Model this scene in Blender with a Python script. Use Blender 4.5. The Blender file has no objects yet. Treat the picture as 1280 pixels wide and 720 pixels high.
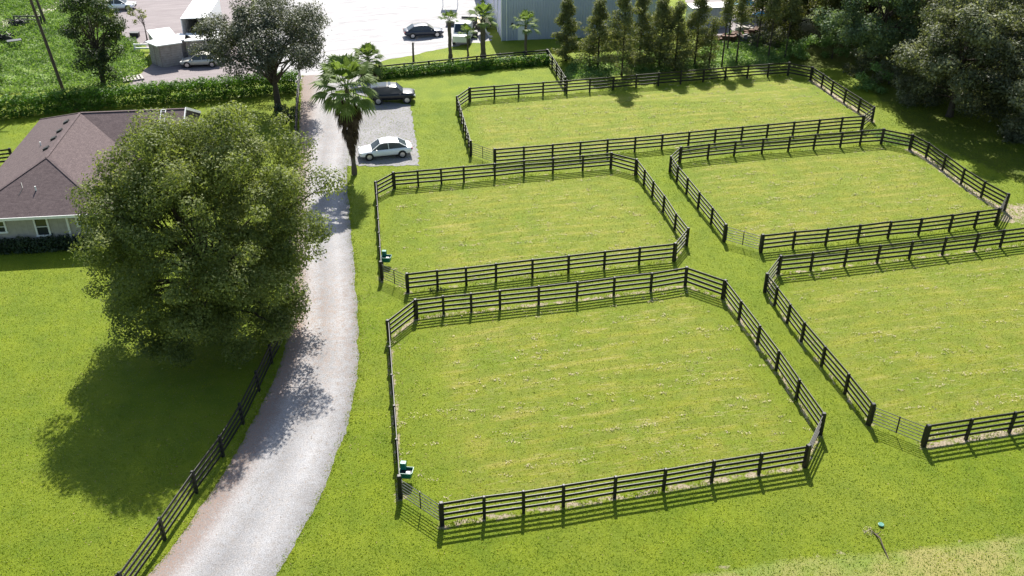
import bpy, bmesh, math, random
import numpy as np
from mathutils import Vector, Matrix
random.seed(7); rng = np.random.default_rng(7)
C = bpy.context.scene.collection
PI = math.pi

# ------------------------------------------------------------------ survey
HC = 33.0; FP = 1200.0; TH = math.radians(31.14); SN, CS = math.sin(TH), math.cos(TH)
def G(px, py, z=0.0):
    """photo pixel -> metres on the level plane at height z"""
    u = (px-640)/FP; v = (py-360)/FP
    t = (z-HC)/(-(SN+v*CS))
    return (u*t, (CS-v*SN)*t)

# ------------------------------------------------------------------ helpers
def tag(o, label=None, cat=None, group=None, kind=None):
    if label: o['label'] = label
    if cat: o['category'] = cat
    if group: o['group'] = group
    if kind: o['kind'] = kind
    return o
def empty(name, loc, rz=0.0):
    o = bpy.data.objects.new(name, None); C.objects.link(o)
    o.location = loc; o.rotation_euler = (0, 0, rz); o.empty_display_size = .3
    return o
def link(name, me, mat=None, parent=None, loc=None, rz=0.0, smooth=False):
    if mat is not None and len(me.materials) == 0: me.materials.append(mat)
    o = bpy.data.objects.new(name, me); C.objects.link(o)
    if parent: o.parent = parent
    if loc is not None: o.location = loc
    o.rotation_euler = (0, 0, rz)
    if smooth:
        me.polygons.foreach_set('use_smooth', [True]*len(me.polygons))
    return o
class MB:
    """collects simple solids into one mesh"""
    def __init__(s): s.v = []; s.f = []
    def add(s, vs, fs):
        n = len(s.v); s.v += [tuple(p) for p in vs]; s.f += [tuple(n+i for i in f) for f in fs]; return s
    def box(s, c, d, rz=0.0, tilt=0.0):
        cx, cy, cz = c; a, b, h = d[0]/2, d[1]/2, d[2]/2
        R = Matrix.Rotation(rz, 3, 'Z') @ Matrix.Rotation(tilt, 3, 'Y')
        vs = [Vector(c)+R@Vector((x*a, y*b, z*h)) for z in (-1, 1) for x, y in ((-1,-1),(1,-1),(1,1),(-1,1))]
        return s.add(vs, [(3,2,1,0),(4,5,6,7),(0,1,5,4),(1,2,6,5),(2,3,7,6),(3,0,4,7)])
    def beam(s, p, q, w, h):
        p = Vector(p); q = Vector(q); d = (q-p).normalized()
        up = Vector((0,0,1)) if abs(d.z) < .95 else Vector((1,0,0))
        sd = d.cross(up).normalized(); up = sd.cross(d)
        vs = [e+sd*(x*w/2)+up*(y*h/2) for e in (p, q) for x, y in ((-1,-1),(1,-1),(1,1),(-1,1))]
        return s.add(vs, [(0,1,2,3),(7,6,5,4),(4,5,1,0),(5,6,2,1),(6,7,3,2),(7,4,0,3)])
    def tube(s, pts, rad, n=6, cap=True):
        pts = [Vector(p) for p in pts]; vs = []; fs = []
        if not hasattr(rad, '__len__'): rad = [rad]*len(pts)
        ref = None
        for i, p in enumerate(pts):
            d = (pts[min(i+1, len(pts)-1)]-pts[max(i-1, 0)]).normalized()
            if ref is None: ref = Vector((1,0,0)) if abs(d.x) < .8 else Vector((0,1,0))
            a = d.cross(ref).normalized(); b = d.cross(a); ref = a.cross(d) if False else ref
            for k in range(n):
                t = 2*PI*k/n; vs.append(p+(a*math.cos(t)+b*math.sin(t))*rad[i])
        for i in range(len(pts)-1):
            for k in range(n):
                fs.append((i*n+k, i*n+(k+1)%n, (i+1)*n+(k+1)%n, (i+1)*n+k))
        if cap: fs.append(tuple(range(n))[::-1]); fs.append(tuple((len(pts)-1)*n+k for k in range(n)))
        return s.add(vs, fs)
    def cyl(s, c, r, h, n=14, axis='z', r2=None):
        c = Vector(c); r2 = r if r2 is None else r2
        ax = {'z': Vector((0,0,1)), 'y': Vector((0,1,0)), 'x': Vector((1,0,0))}[axis]
        return s.tube([c-ax*h/2, c+ax*h/2], [r, r2], n)
    def mesh(s, name='m'):
        me = bpy.data.meshes.new(name); me.from_pydata(s.v, [], s.f); me.update(); return me
    def build(s, name, mat, parent=None, loc=None, rz=0.0, smooth=False, bevel=0.0):
        o = link(name, s.mesh(name), mat, parent, loc, rz, smooth)
        if bevel:
            m = o.modifiers.new('b', 'BEVEL'); m.width = bevel; m.segments = 2
        return o
def np_mesh(name, V, F):
    """V (n,3), F (m,k) -> mesh, quickly"""
    me = bpy.data.meshes.new(name); k = F.shape[1]
    me.vertices.add(len(V)); me.vertices.foreach_set('co', V.astype(np.float32).ravel())
    me.loops.add(F.size); me.loops.foreach_set('vertex_index', F.astype(np.int32).ravel())
    me.polygons.add(len(F)); me.polygons.foreach_set('loop_start', np.arange(0, F.size, k, dtype=np.int32))
    me.polygons.foreach_set('loop_total', np.full(len(F), k, dtype=np.int32))
    me.update(calc_edges=True); return me

# ------------------------------------------------------------------ materials
class Nt:
    def __init__(s, name):
        s.m = bpy.data.materials.new(name); s.m.use_nodes = True
        s.t = s.m.node_tree; s.b = s.t.nodes['Principled BSDF']; s.out = s.t.nodes['Material Output']
        s.pos = s.t.nodes.new('ShaderNodeNewGeometry').outputs['Position']
        s.obj = s.t.nodes.new('ShaderNodeTexCoord').outputs['Object']
    def L(s, a, b): s.t.links.new(a, b)
    def noise(s, scale, detail=4, rough=.6, vec=None, stretch=None, dist=0.0):
        vec = vec or s.pos
        if stretch:
            if len(stretch) > 3:
                m0 = s.t.nodes.new('ShaderNodeMapping'); m0.inputs['Rotation'].default_value[2] = stretch[3]; s.L(vec, m0.inputs['Vector']); vec = m0.outputs[0]
            mp = s.t.nodes.new('ShaderNodeMapping')
            mp.inputs['Scale'].default_value = stretch[:3]; s.L(vec, mp.inputs['Vector']); vec = mp.outputs[0]
        n = s.t.nodes.new('ShaderNodeTexNoise'); n.inputs['Scale'].default_value = scale
        n.inputs['Detail'].default_value = detail; n.inputs['Roughness'].default_value = rough
        n.inputs['Distortion'].default_value = dist
        s.L(vec, n.inputs['Vector']); return n.outputs['Fac']
    def ramp(s, fac, stops):
        r = s.t.nodes.new('ShaderNodeValToRGB'); e = r.color_ramp.elements
        while len(e) < len(stops): e.new(.5)
        for i, (p, c) in enumerate(stops):
            e[i].position = p; e[i].color = (*c, 1) if hasattr(c, '__len__') else (c, c, c, 1)
        s.L(fac, r.inputs[0]); return r.outputs[0]
    def mix(s, fac, a, b, mode='MIX'):
        m = s.t.nodes.new('ShaderNodeMix'); m.data_type = 'RGBA'; m.blend_type = mode
        for k, v in ((0, fac), (6, a), (7, b)):
            if isinstance(v, (int, float)): m.inputs[k].default_value = v
            elif isinstance(v, tuple): m.inputs[k].default_value = (*v, 1)
            else: s.L(v, m.inputs[k])
        return m.outputs[2]
    def math(s, op, a, b=0.0, clamp=False):
        m = s.t.nodes.new('ShaderNodeMath'); m.operation = op; m.use_clamp = clamp
        for k, v in ((0, a), (1, b)):
            if isinstance(v, (int, float)): m.inputs[k].default_value = v
            else: s.L(v, m.inputs[k])
        return m.outputs[0]
    def attr(s, name):
        a = s.t.nodes.new('ShaderNodeAttribute'); a.attribute_name = name; return a.outputs['Fac']
    def bump(s, h, strength=.5, dist=.02):
        b = s.t.nodes.new('ShaderNodeBump'); b.inputs['Strength'].default_value = strength
        b.inputs['Distance'].default_value = dist; s.L(h, b.inputs['Height']); s.L(b.outputs[0], s.b.inputs['Normal']); return s
    def col(s, c):
        if isinstance(c, tuple): s.b.inputs['Base Color'].default_value = (*c, 1)
        else: s.L(c, s.b.inputs['Base Color'])
        return s
    def p(s, rough=.7, metal=0.0, spec=.5, coat=0.0):
        s.b.inputs['Roughness'].default_value = rough; s.b.inputs['Metallic'].default_value = metal
        s.b.inputs['Specular IOR Level'].default_value = spec; s.b.inputs['Coat Weight'].default_value = coat; return s
def plain(name, c, rough=.6, metal=0, var=.25, scale=3.0, spec=.5, coat=0.0):
    n = Nt(name); f = n.noise(scale, 5, .65, n.obj)
    d = tuple(x*(1-var) for x in c); l = tuple(min(1, x*(1+var)) for x in c)
    n.col(n.ramp(f, [(.3, d), (.7, l)])); n.p(rough, metal, spec, coat); return n.m

def leaf_mat(name, dark, mid, light, trans=.35, rough=.55, spec=.35, scale=.9):
    n = Nt(name)
    a = n.noise(scale, 2, .5); b = n.noise(scale*7, 2, .7)
    c = n.ramp(n.math('ADD', n.math('MULTIPLY', a, .5), n.math('MULTIPLY', b, .5)), [(.36, dark), (.5, mid), (.66, light)])
    n.col(c); n.p(rough, 0, spec)
    tr = n.t.nodes.new('ShaderNodeBsdfTranslucent'); n.L(n.mix(1.0, c, (1.25, 1.3, .6), 'MULTIPLY'), tr.inputs['Color'])
    ms = n.t.nodes.new('ShaderNodeMixShader'); ms.inputs[0].default_value = trans
    n.L(n.b.outputs[0], ms.inputs[1]); n.L(tr.outputs[0], ms.inputs[2]); n.L(ms.outputs[0], n.out.inputs['Surface'])
    return n.m

M = {}
M['fence'] = (lambda n: (n.col(n.ramp(n.noise(6, 4, .7, n.obj, (1, 1, 1)), [(.3, (.006, .006, .007)), (.75, (.016, .015, .016))])), n.p(.5, 0, .45), n.m)[-1])(Nt('black_fence_paint'))
M['oak'] = leaf_mat('oak_leaf', (.065, .09, .018), (.15, .185, .048), (.31, .34, .12), .42, .6, .3, .6)
M['greyoak'] = leaf_mat('grey_oak_leaf', (.04, .048, .026), (.085, .097, .058), (.19, .2, .145), .25, .55, .4, .6)
M['forest'] = leaf_mat('forest_leaf', (.04, .05, .022), (.11, .127, .065), (.32, .33, .21), .33, .6, .3, .4)
M['forestbrown'] = leaf_mat('forest_olive_leaf', (.05, .058, .016), (.125, .135, .042), (.25, .25, .09), .38, .6, .25, .5)
M['forestgreen'] = leaf_mat('forest_pale_leaf', (.04, .065, .028), (.11, .16, .075), (.27, .36, .2), .33, .6, .3, .5)
M['cedar'] = leaf_mat('cedar_leaf', (.015, .03, .008), (.035, .06, .014), (.11, .15, .03), .3, .55, .35, .8)
M['cypress'] = leaf_mat('cypress_leaf', (.065, .08, .025), (.15, .17, .06), (.29, .29, .12), .42, .6, .3, 1.0)
M['hedge'] = leaf_mat('hedge_leaf', (.035, .085, .008), (.075, .17, .014), (.16, .29, .03), .35, .55, .35, 1.2)
M['shrub'] = leaf_mat('shrub_leaf', (.015, .03, .012), (.03, .055, .02), (.06, .095, .04), .25, .5, .4, 1.2)
M['weed'] = leaf_mat('weed_leaf', (.07, .13, .03), (.13, .22, .05), (.24, .34, .09), .4, .6, .3, .35)
M['scrub'] = leaf_mat('scrub_leaf', (.07, .13, .03), (.14, .24, .06), (.26, .37, .13), .35, .6, .3, .5)
M['palm'] = leaf_mat('palm_leaf', (.07, .11, .03), (.14, .2, .06), (.26, .33, .13), .5, .6, .2, 1.5)
M['deadpalm'] = leaf_mat('dead_palm_leaf', (.035, .022, .015), (.075, .05, .034), (.14, .1, .07), .15, .8, .2, 2)
def bark(name, a, b):
    n = Nt(name); f = n.noise(5, 5, .7, n.obj, (3, 3, .6)); n.col(n.ramp(f, [(.3, a), (.7, b)])); n.bump(f, .6, .03); n.p(.9, 0, .2); return n.m
M['bark'] = bark('bark', (.03, .024, .018), (.10, .08, .06))
M['palmbark'] = bark('palm_bark', (.07, .055, .04), (.17, .14, .11))
M['pole'] = bark('pole_wood', (.06, .045, .035), (.14, .11, .09))
M['white'] = plain('white_paint', (.78, .78, .77), .45, 0, .05)
M['whitemetal'] = plain('white_metal', (.8, .8, .8), .4, 0, .04, 1.0)
M['dark'] = plain('dark_plastic', (.02, .02, .022), .5)
M['tyre'] = plain('tyre_rubber', (.02, .02, .02), .85)
M['rim'] = plain('alloy_rim', (.5, .5, .52), .3, .8, .05)
M['galv'] = plain('galvanised_tube', (.10, .10, .10), .45, .5, .2)
M['green'] = plain('green_plastic', (.01, .17, .12), .4, 0, .15)
M['rust'] = plain('rusty_steel', (.10, .05, .03), .8, .2, .5)
M['concrete'] = plain('concrete', (.42, .39, .35), .9, 0, .15)
M['tan'] = plain('tan_cover', (.5, .42, .2), .7)
M['blue'] = plain('blue_tarp', (.10, .50, .78), .5, 0, .1)
M['straw'] = plain('dry_grass', (.45, .38, .25), .9)
n = Nt('car_glass'); n.col((.03, .042, .055)); n.p(.12, 0, .4, 0); M['glass'] = n.m
n = Nt('window_glass'); n.col((.03, .035, .04)); n.p(.08, 0, .7); M['wglass'] = n.m
n = Nt('tail_light_red'); n.col((.35, .01, .01)); n.p(.2, 0, .6); M['red'] = n.m
n = Nt('head_light_clear'); n.col((.7, .72, .75)); n.p(.12, .3, .7); M['lamp'] = n.m
def paint(name, c, metal=.2):
    n = Nt(name); n.col(c); n.p(.38, metal, .4, .45); n.b.inputs['Coat Roughness'].default_value = .12; return n.m
M['pwhite'] = paint('white_car_paint', (.92, .93, .95), 0)
M['pblack'] = paint('black_car_paint', (.005, .006, .009), .0)
M['pgrey'] = paint('grey_car_paint', (.05, .055, .075), .4)
M['psilver'] = paint('cream_car_paint', (.55, .53, .47), .1)

# gravel
def gravel(name, base, dirt, track=True, litter=True):
    n = Nt(name)
    big = n.noise(.35, 4, .6); mid = n.noise(2.6, 5, .75); fine = n.noise(16, 3, .8); speck = n.noise(38, 2, .8)
    c = n.ramp(big, [(.3, tuple(x*.82 for x in base)), (.7, tuple(x*1.08 for x in base))])
    c = n.mix(n.ramp(mid, [(.42, 0.), (.7, .45)]), c, dirt)
    c = n.mix(.75, c, n.mix(1.0, c, n.ramp(fine, [(.28, .45), (.5, 1.), (.74, 1.5)]), 'MULTIPLY'))
    c = n.mix(.55, c, n.mix(1.0, c, n.ramp(speck, [(.3, .5), (.5, 1.), (.72, 1.45)]), 'MULTIPLY'))
    if track:
        t = n.attr('across')
        w = n.ramp(n.math('ADD', t, n.math('MULTIPLY', n.math('SUBTRACT', mid, .5), .25)), [(.0, .55), (.14, .66), (.27, 1.12), (.38, .98), (.5, .8), (.62, .98), (.74, 1.14), (.88, .8), (1.0, .55)])
        w2 = n.mix(.8, (1., 1., 1.), w)
        c = n.mix(1.0, c, w2, 'MULTIPLY')
    if litter:
        t = n.attr('across'); l = n.attr('litter')
        e = n.math('MULTIPLY', n.ramp(n.math('ADD', t, n.math('MULTIPLY', n.math('SUBTRACT', mid, .5), .5)), [(.12, 1.), (.32, 0.)]), .8)
        k = n.ramp(n.noise(9, 3, .8), [(.38, .1), (.56, 1.)])
        e2 = n.math('ADD', e, n.math('MULTIPLY', l, n.ramp(mid, [(.42, 0.), (.6, .75)])), True)
        c = n.mix(n.math('MULTIPLY', n.math('MULTIPLY', e2, k), .8), c, (.27, .17, .12))
    n.col(c); n.bump(n.math('ADD', fine, n.math('MULTIPLY', speck, .5)), .7, .03); n.p(.85, 0, .3); return n.m
M['gravel'] = gravel('drive_gravel', (.31, .305, .312), (.29, .25, .215))
M['padgravel'] = gravel('pad_gravel', (.245, .24, .25), (.27, .235, .22), False, False)
def lotmat():
    n = Nt('lot_shell_gravel'); x = n.attr('bright')
    mid = n.noise(1.2, 5, .7); fine = n.noise(14, 3, .8); st = n.noise(.8, 6, .7, None, (.22, 1.5, 1, -.3), 1.2)
    a = n.ramp(st, [(.3, (.17, .14, .145)), (.7, (.27, .235, .235))]); b = n.ramp(st, [(.3, (.22, .21, .22)), (.6, (.42, .41, .41))])
    c = n.mix(n.math('ADD', x, n.math('MULTIPLY', n.math('SUBTRACT', mid, .5), .3), True), a, b)
    c = n.mix(.5, c, n.mix(1.0, c, n.ramp(fine, [(.3, .6), (.7, 1.3)]), 'MULTIPLY'))
    n.col(c); n.bump(fine, .5, .03); n.p(.8, 0, .3); return n.m
M['lot'] = lotmat()
M['sand'] = plain('track_sand', (.5, .44, .38), .95, 0, .25, .8)

def grassmat():
    n = Nt('lawn_grass')
    # fence direction is turned about ten degrees; mowing rows follow it
    big = n.noise(.09, 3, .55); mid = n.noise(.55, 4, .6); fine = n.noise(6.5, 4, .75); hair = n.noise(22, 3, .85); hair2 = n.noise(48, 2, .8)
    rows = n.noise(1.0, 4, .7, None, (.16, 1.9, 1, -.23)); rows2 = n.noise(3.2, 4, .8, None, (.3, 1.9, 1, -.23))
    lush = n.ramp(mid, [(.3, (.115, .185, .003)), (.7, (.205, .265, .005))])
    pad = n.ramp(rows, [(.3, (.17, .22, .006)), (.5, (.25, .268, .018)), (.7, (.36, .32, .085))])
    pad = n.mix(n.ramp(n.noise(.42, 4, .65), [(.38, .85), (.58, .0)]), pad, (.15, .225, .006))
    pad = n.mix(n.math('MULTIPLY', n.ramp(rows2, [(.54, 0.), (.66, .8)]), n.ramp(n.noise(.22, 3, .6), [(.38, .25), (.58, 1.)])), pad, (.47, .40, .22))
    sepr = n.t.nodes.new('ShaderNodeSeparateXYZ'); mpr = n.t.nodes.new('ShaderNodeMapping'); mpr.inputs['Rotation'].default_value[2] = -.225; n.L(n.pos, mpr.inputs[0]); n.L(mpr.outputs[0], sepr.inputs[0])
    sw = n.math('SINE', n.math('MULTIPLY', n.math('ADD', sepr.outputs[1], n.math('MULTIPLY', n.math('SINE', n.math('MULTIPLY', sepr.outputs[0], .31)), .3)), 5.2))
    swm = n.math('MULTIPLY', n.ramp(sw, [(.15, 1.), (.6, 0.)]), n.ramp(n.noise(.5, 4, .7), [(.42, .15), (.6, 1.)]))
    pad = n.mix(n.math('MULTIPLY', swm, .75), pad, (.15, .20, .012))
    pm = n.attr('paddock')
    c = n.mix(n.math('ADD', pm, n.math('MULTIPLY', n.math('MULTIPLY', n.math('SUBTRACT', mid, .5), 1.6), n.math('MULTIPLY', pm, n.math('SUBTRACT', 1.0, pm)))  , True), lush, pad)
    c = n.mix(n.ramp(big, [(.35, .0), (.65, .28)]), c, (.25, .27, .03))
    # darker clumps of a different grass
    c = n.mix(n.math('MULTIPLY', n.ramp(fine, [(.5, 0.), (.62, .5)]), .22), c, (.11, .18, .008))
    rough = n.attr('rough')
    c = n.mix(rough, c, n.ramp(n.noise(.8, 5, .75), [(.3, (.10, .2, .03)), (.5, (.2, .3, .06)), (.72, (.34, .38, .15))]))
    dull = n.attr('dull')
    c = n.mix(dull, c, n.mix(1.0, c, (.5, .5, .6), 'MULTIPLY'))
    # thatch flecks and blade-scale contrast
    c = n.mix(.85, c, n.mix(1.0, c, n.ramp(hair, [(.3, (.55, .58, .5)), (.5, (1., 1., 1.)), (.72, (1.5, 1.42, 1.5))]), 'MULTIPLY'))
    c = n.mix(.6, c, n.mix(1.0, c, n.ramp(hair2, [(.3, (.5, .52, .5)), (.5, (1., 1., 1.)), (.7, (1.5, 1.45, 1.5))]), 'MULTIPLY'))
    c = n.mix(n.ramp(n.noise(11, 4, .9), [(.62, 0.), (.68, .85)]), c, (.52, .46, .30))
    c = n.mix(n.ramp(n.noise(4.3, 5, .85, None, (1, 1, 1, .7)), [(.22, .3), (.3, 0.)]), c, (.11, .13, .02))
    # bare sandy strips, broken up
    b = n.attr('bare'); bn = n.noise(1.7, 5, .75)
    bm = n.ramp(n.math('ADD', b, n.math('MULTIPLY', n.math('SUBTRACT', bn, .5), 1.5)), [(.64, 0.), (.84, 1.)])
    bcol = n.ramp(n.noise(3, 4, .7), [(.3, (.36, .28, .2)), (.7, (.56, .46, .36))])
    bcol = n.mix(n.ramp(hair, [(.45, 0.), (.6, .55)]), bcol, (.25, .22, .1))
    c = n.mix(n.math('MULTIPLY', bm, n.ramp(b, [(.05, 0.), (.3, 1.)])), c, bcol)
    bank = n.attr('bank')
    c = n.mix(n.math('MULTIPLY', n.ramp(n.math('ADD', bank, n.math('MULTIPLY', n.math('SUBTRACT', bn, .5), .5)), [(.3, 0.), (.6, 1.)]), .8), c,
              n.mix(n.ramp(n.noise(.35, 3, .6), [(.42, 0.), (.6, 1.)]), (.40, .35, .13), (.24, .31, .06)))
    n.col(c)
    h = n.math('ADD', n.math('ADD', n.math('MULTIPLY', fine, .8), hair), n.math('MULTIPLY', hair2, .45))
    n.bump(h, .9, .09); n.p(.8, 0, .25)
    return n.m
M['grass'] = grassmat()
M['blade'] = leaf_mat('grass_blade', (.11, .18, .003), (.20, .265, .006), (.33, .34, .03), .35, .6, .3, 1.0)

# ------------------------------------------------------------------ fence lines (post feet, surveyed)
def pts(lst):
    out = []
    for p in lst:
        if len(p) == 3: out.append(G(p[1], p[2], 1.40))       # measured at the post top
        else: out.append(G(*p))
    return out
def fill(a, b, n):
    return [(a[0]+(b[0]-a[0])*i/n, a[1]+(b[1]-a[1])*i/n) for i in range(1, n)]
T = 't'
A_run = pts([(552.7,656.5),(605.5,648),(654.5,641),(704,633.5),(768,622.5),(829,613),(889,602.5),(948,593),(1006,583.5),(1025,543),
   (994.8,499.6),(969.8,463),(946.3,430.8),(923.3,399.6),(903.5,373.5),(856.3,356.9),(813.3,364),(767,369.4),(720.8,375.5),(673.3,380.8),
   (625,386),(589.2,390),(554.6,393.6),(520.4,398),(486.7,424.6)])
A_end = G(500.6,622.3); A_run += fill(A_run[-1], A_end, 5)+[A_end]
B_run = pts([(510,365),(547,360.5),(583,356.5),(620,352),(665.5,346.6),(710.4,341.4),(755,336),(798.6,331),(842.4,326.2),(858,307),
   (843,287.8),(828.7,265),(815,246.5),(804.6,231.8),(794.5,218.7),(763.3,210.3),(728.2,213.5),(691,217),(655,220),(618.5,224),(580,227.5),(552,230.2),(523,232.7),(493,235.5),(471,247.5)])
B_end = G(477.5,350); B_run += fill(B_run[-1], B_end, 6)+[B_end]
D_run = pts([(950.8,315.4),(990.8,310.8),(1031.5,307),(1071.7,302.3),(1109.5,297.9),(1147.7,294),(1186,289.2),(1217.5,285),(1244.6,281.3),(1254.8,263),
   (1226,246.8),(1201,230.3),(1177.7,212.8),(1157,197.5),(1137,187),(1101,179.8),(1074.6,181.6),(1050,184),(1016.7,186.5),(985,189.3),(952,192),(917.3,195.2),(884.4,198.7),(849.4,203),(837,215),
   (845.8,227.5),(857.9,242.5),(872.3,260.8),(888.5,280.5),(904.8,302)])
Crear = pts([(972.3,342.3),(1013,338),(1055,333),(1096,328.3),(1136,323.6),(1177.5,318.5),(1217.5,313.5),(1249.8,309),(1290,304),(1330,299),(1370,294)])[::-1]
C_left = pts([(955.6,365.2),(968,381.9),(983.8,403.8),(1001.5,427),(1026.7,457.5),(1055.8,492.3),(1085.4,530.8)])
C_run = Crear+C_left
C_front = pts([(1154,558),(1207,549.5),(1261,541),(1315,532.3),(1370,523.5)])
E_run = pts([(618.7,205.5),(T,655,183.2),(T,691,180),(T,725.8,177),(T,760,173.8),(T,794.5,171),(T,828.5,167.8),(T,862,164.4),(T,895.2,161),(T,928.5,158),(T,960.6,154.9),(T,993.5,151.9),(T,1025.2,149),(T,1053.8,146.4),(T,1080.4,144.6),(T,1093.3,133.5),
   (1072.5,140.2),(1054.8,128.6),(1039,118.3),(1026.7,109.2),(1013,100.2),(T,987,78),(T,961.7,79.6),(T,935.9,81.6),(T,908,83.8),(T,880.5,86.2),(T,852,88.6),(T,824,90.8),(T,796,93.2),(T,767,95.7),(T,737.7,97.8),(T,708.8,100.2),(T,679,102.4),(T,648.3,104.6),(T,618,107),(T,586.9,109.6),(T,571.2,120.4)])
E_end = G(588.5,195); E_run += fill(E_run[-1], E_end, 6)+[E_end]
drive_run = pts([(157,744),(206,675),(246,616),(279,571),(304,530),(324,489),(340,455),(357,422)])
ex = [drive_run[0]]
for k in range(4): ex.insert(0, (ex[0][0]-1.25, ex[0][1]-2.15))
dl = [G(361,385), G(362,350), G(365,300), G(368,250), G(370,205), G(371,170), G(372,140), G(374,118), G(375,98)]
# resample the upper stretch to even bays
def resample(P, step):
    P = [Vector(p) for p in P]; L = [0]
    for a, b in zip(P, P[1:]): L.append(L[-1]+(b-a).length)
    n = max(1, round(L[-1]/step)); out = []
    for i in range(n+1):
        s = L[-1]*i/n; k = max(j for j in range(len(P)) if L[j] <= s+1e-9); k = min(k, len(P)-2)
        t = (s-L[k])/(L[k+1]-L[k]); q = P[k].lerp(P[k+1], t); out.append((q.x, q.y))
    return out
drive_all = ex[:-1]+drive_run+resample([drive_run[-1]]+dl, 2.5)[1:]

post_me = {}
def post_mesh(w, h):
    if (w, h) not in post_me:
        m = MB(); a = w/2
        m.add([(-a,-a,-.05),(a,-a,-.05),(a,a,-.05),(-a,a,-.05),(-a,-a,h-.03),(a,-a,h-.03),(a,a,h-.03),(-a,a,h-.03),(-a*.7,-a*.7,h),(a*.7,-a*.7,h),(a*.7,a*.7,h),(-a*.7,a*.7,h)],
              [(3,2,1,0),(0,1,5,4),(1,2,6,5),(2,3,7,6),(3,0,4,7),(4,5,9,8),(5,6,10,9),(6,7,11,10),(7,4,8,11),(8,9,10,11)])
        me = m.mesh('post'); me.materials.append(M['fence']); post_me[(w, h)] = me
    return post_me[(w, h)]
def fence(name, run, label, group='black board fences', corner=22, nb=4, h=1.40, loc=None, cat='fence'):
    cx = sum(p[0] for p in run)/len(run); cy = sum(p[1] for p in run)/len(run)
    root = empty(name, (run[0][0], run[0][1], 0)); tag(root, label, cat, group)
    ox, oy = run[0]
    for i, p in enumerate(run):
        a = Vector(run[max(i-1, 0)]); b = Vector(run[min(i+1, len(run)-1)]); q = Vector(p)
        d1 = (q-a) if i else (b-q); d2 = (b-q) if i < len(run)-1 else (q-a)
        ang = abs(math.degrees(d1.angle(d2))) if d1.length > 0 and d2.length > 0 else 0
        big = ang > corner or i in (0, len(run)-1)
        w = .21 if big else .145
        dd = (d1.normalized()+d2.normalized())
        o = link('post', post_mesh(w, h+.05 if big else h+.02), None, root, (p[0]-ox, p[1]-oy, 0), math.atan2(dd.y, dd.x)+random.uniform(-.05, .05))
        o.rotation_euler[0] = random.uniform(-.012, .012); o.rotation_euler[1] = random.uniform(-.012, .012)
    zs = [h-.10-(h-.42)/(nb-1)*k for k in range(nb)]
    for p, q in zip(run, run[1:]):
        P, Q = Vector(p), Vector(q); d = (Q-P).normalized(); nrm = Vector((-d.y, d.x))
        if nrm.y < 0 or (abs(nrm.y) < .35 and nrm.x < 0): nrm = -nrm
        off = nrm*.035
        m = MB()
        for z in zs:
            j1, j2 = random.uniform(-.02, .02), random.uniform(-.02, .02)
            a = P+d*.004+off-Vector(run[0]); b = Q-d*.004+off-Vector(run[0])
            m.beam((a.x, a.y, z+j1), (b.x, b.y, z+j2), .036, .145)
        m.build('board_panel', M['fence'], root)
    return root
fence('board_fence', A_run, 'black four-board fence around the nearest, front centre paddock')
fence('board_fence', B_run, 'black four-board fence around the middle paddock right beside the white sedan pad')
fence('board_fence', C_run[3:]if False else C_run, 'black four-board fence along the rear and left of the front right paddock')
fence('board_fence', C_front, 'short black board fence right of the gate at the lower right edge')
fence('board_fence', D_run, 'black four-board fence around the right hand middle paddock beside the dark woods')
fence('board_fence', E_run, 'black four-board fence around the rearmost, widest paddock')
fence('board_fence', drive_all, 'black board fence following the left edge of the curving gravel driveway')
hf = resample([G(474,82,1.3), G(560,73.5,1.3), G(648,64.5,1.3), G(684,62,1.3)], 2.6)
fence('board_fence', hf, 'black board fence showing above the rear clipped hedge by the small palms', h=1.3)
cf = resample([G(685,63.5,1.3), G(707,114)], 2.3)
fence('board_fence', cf[:-1]+[(cf[-1][0]-.05, cf[-1][1]+.15)], 'short black board fence joining the rear hedge to the rearmost paddock')
fence('board_fence', resample([G(-60,214), G(17,205)], 2.3), 'short black board fence against the left side of the brown roofed house')

# gates
def gate(a, b, label):
    A = Vector((*a, 0)); B = Vector((*b, 0)); d = (B-A).normalized(); A2 = d*.16; B2 = (B-A)-d*.16
    r = empty('field_gate', (a[0], a[1], 0)); tag(r, label, 'gate', 'metal bar gates of the paddocks')
    for z in (.22, .42, .62, .82, 1.02, 1.22):
        MB().tube([A2+Vector((0,0,z)), B2+Vector((0,0,z))], .021, 8).build('bar', M['galv'], r)
    for t, w in ((0, .025), (1, .025)):
        p = A2.lerp(B2, t); MB().tube([p+Vector((0,0,.18)), p+Vector((0,0,1.26))], w, 8).build('end_upright', M['galv'], r)
    p = A2.lerp(B2, .5); MB().beam(p+Vector((0,0,.18)), p+Vector((0,0,1.26)), .075, .05).build('middle_upright', M['fence'], r)
    MB().box((A2.x, A2.y, .35), (.09, .05, .05)).box((A2.x, A2.y, 1.1), (.09, .05, .05)).build('hinge', M['dark'], r)
    return r
gate(A_end, A_run[0], 'metal bar gate at the front left corner of the nearest paddock, by a green waterer')
gate(B_end, B_run[0], 'metal bar gate at the front left corner of the middle paddock')
gate(C_run[-1], C_front[0], 'metal bar gate at the front left corner of the lower right paddock')
gate(D_run[-1], D_run[0], 'metal bar gate of the right hand middle paddock, front left corner')
gate(E_end, E_run[0], 'metal bar gate of the rearmost paddock, farthest from the camera')

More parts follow.
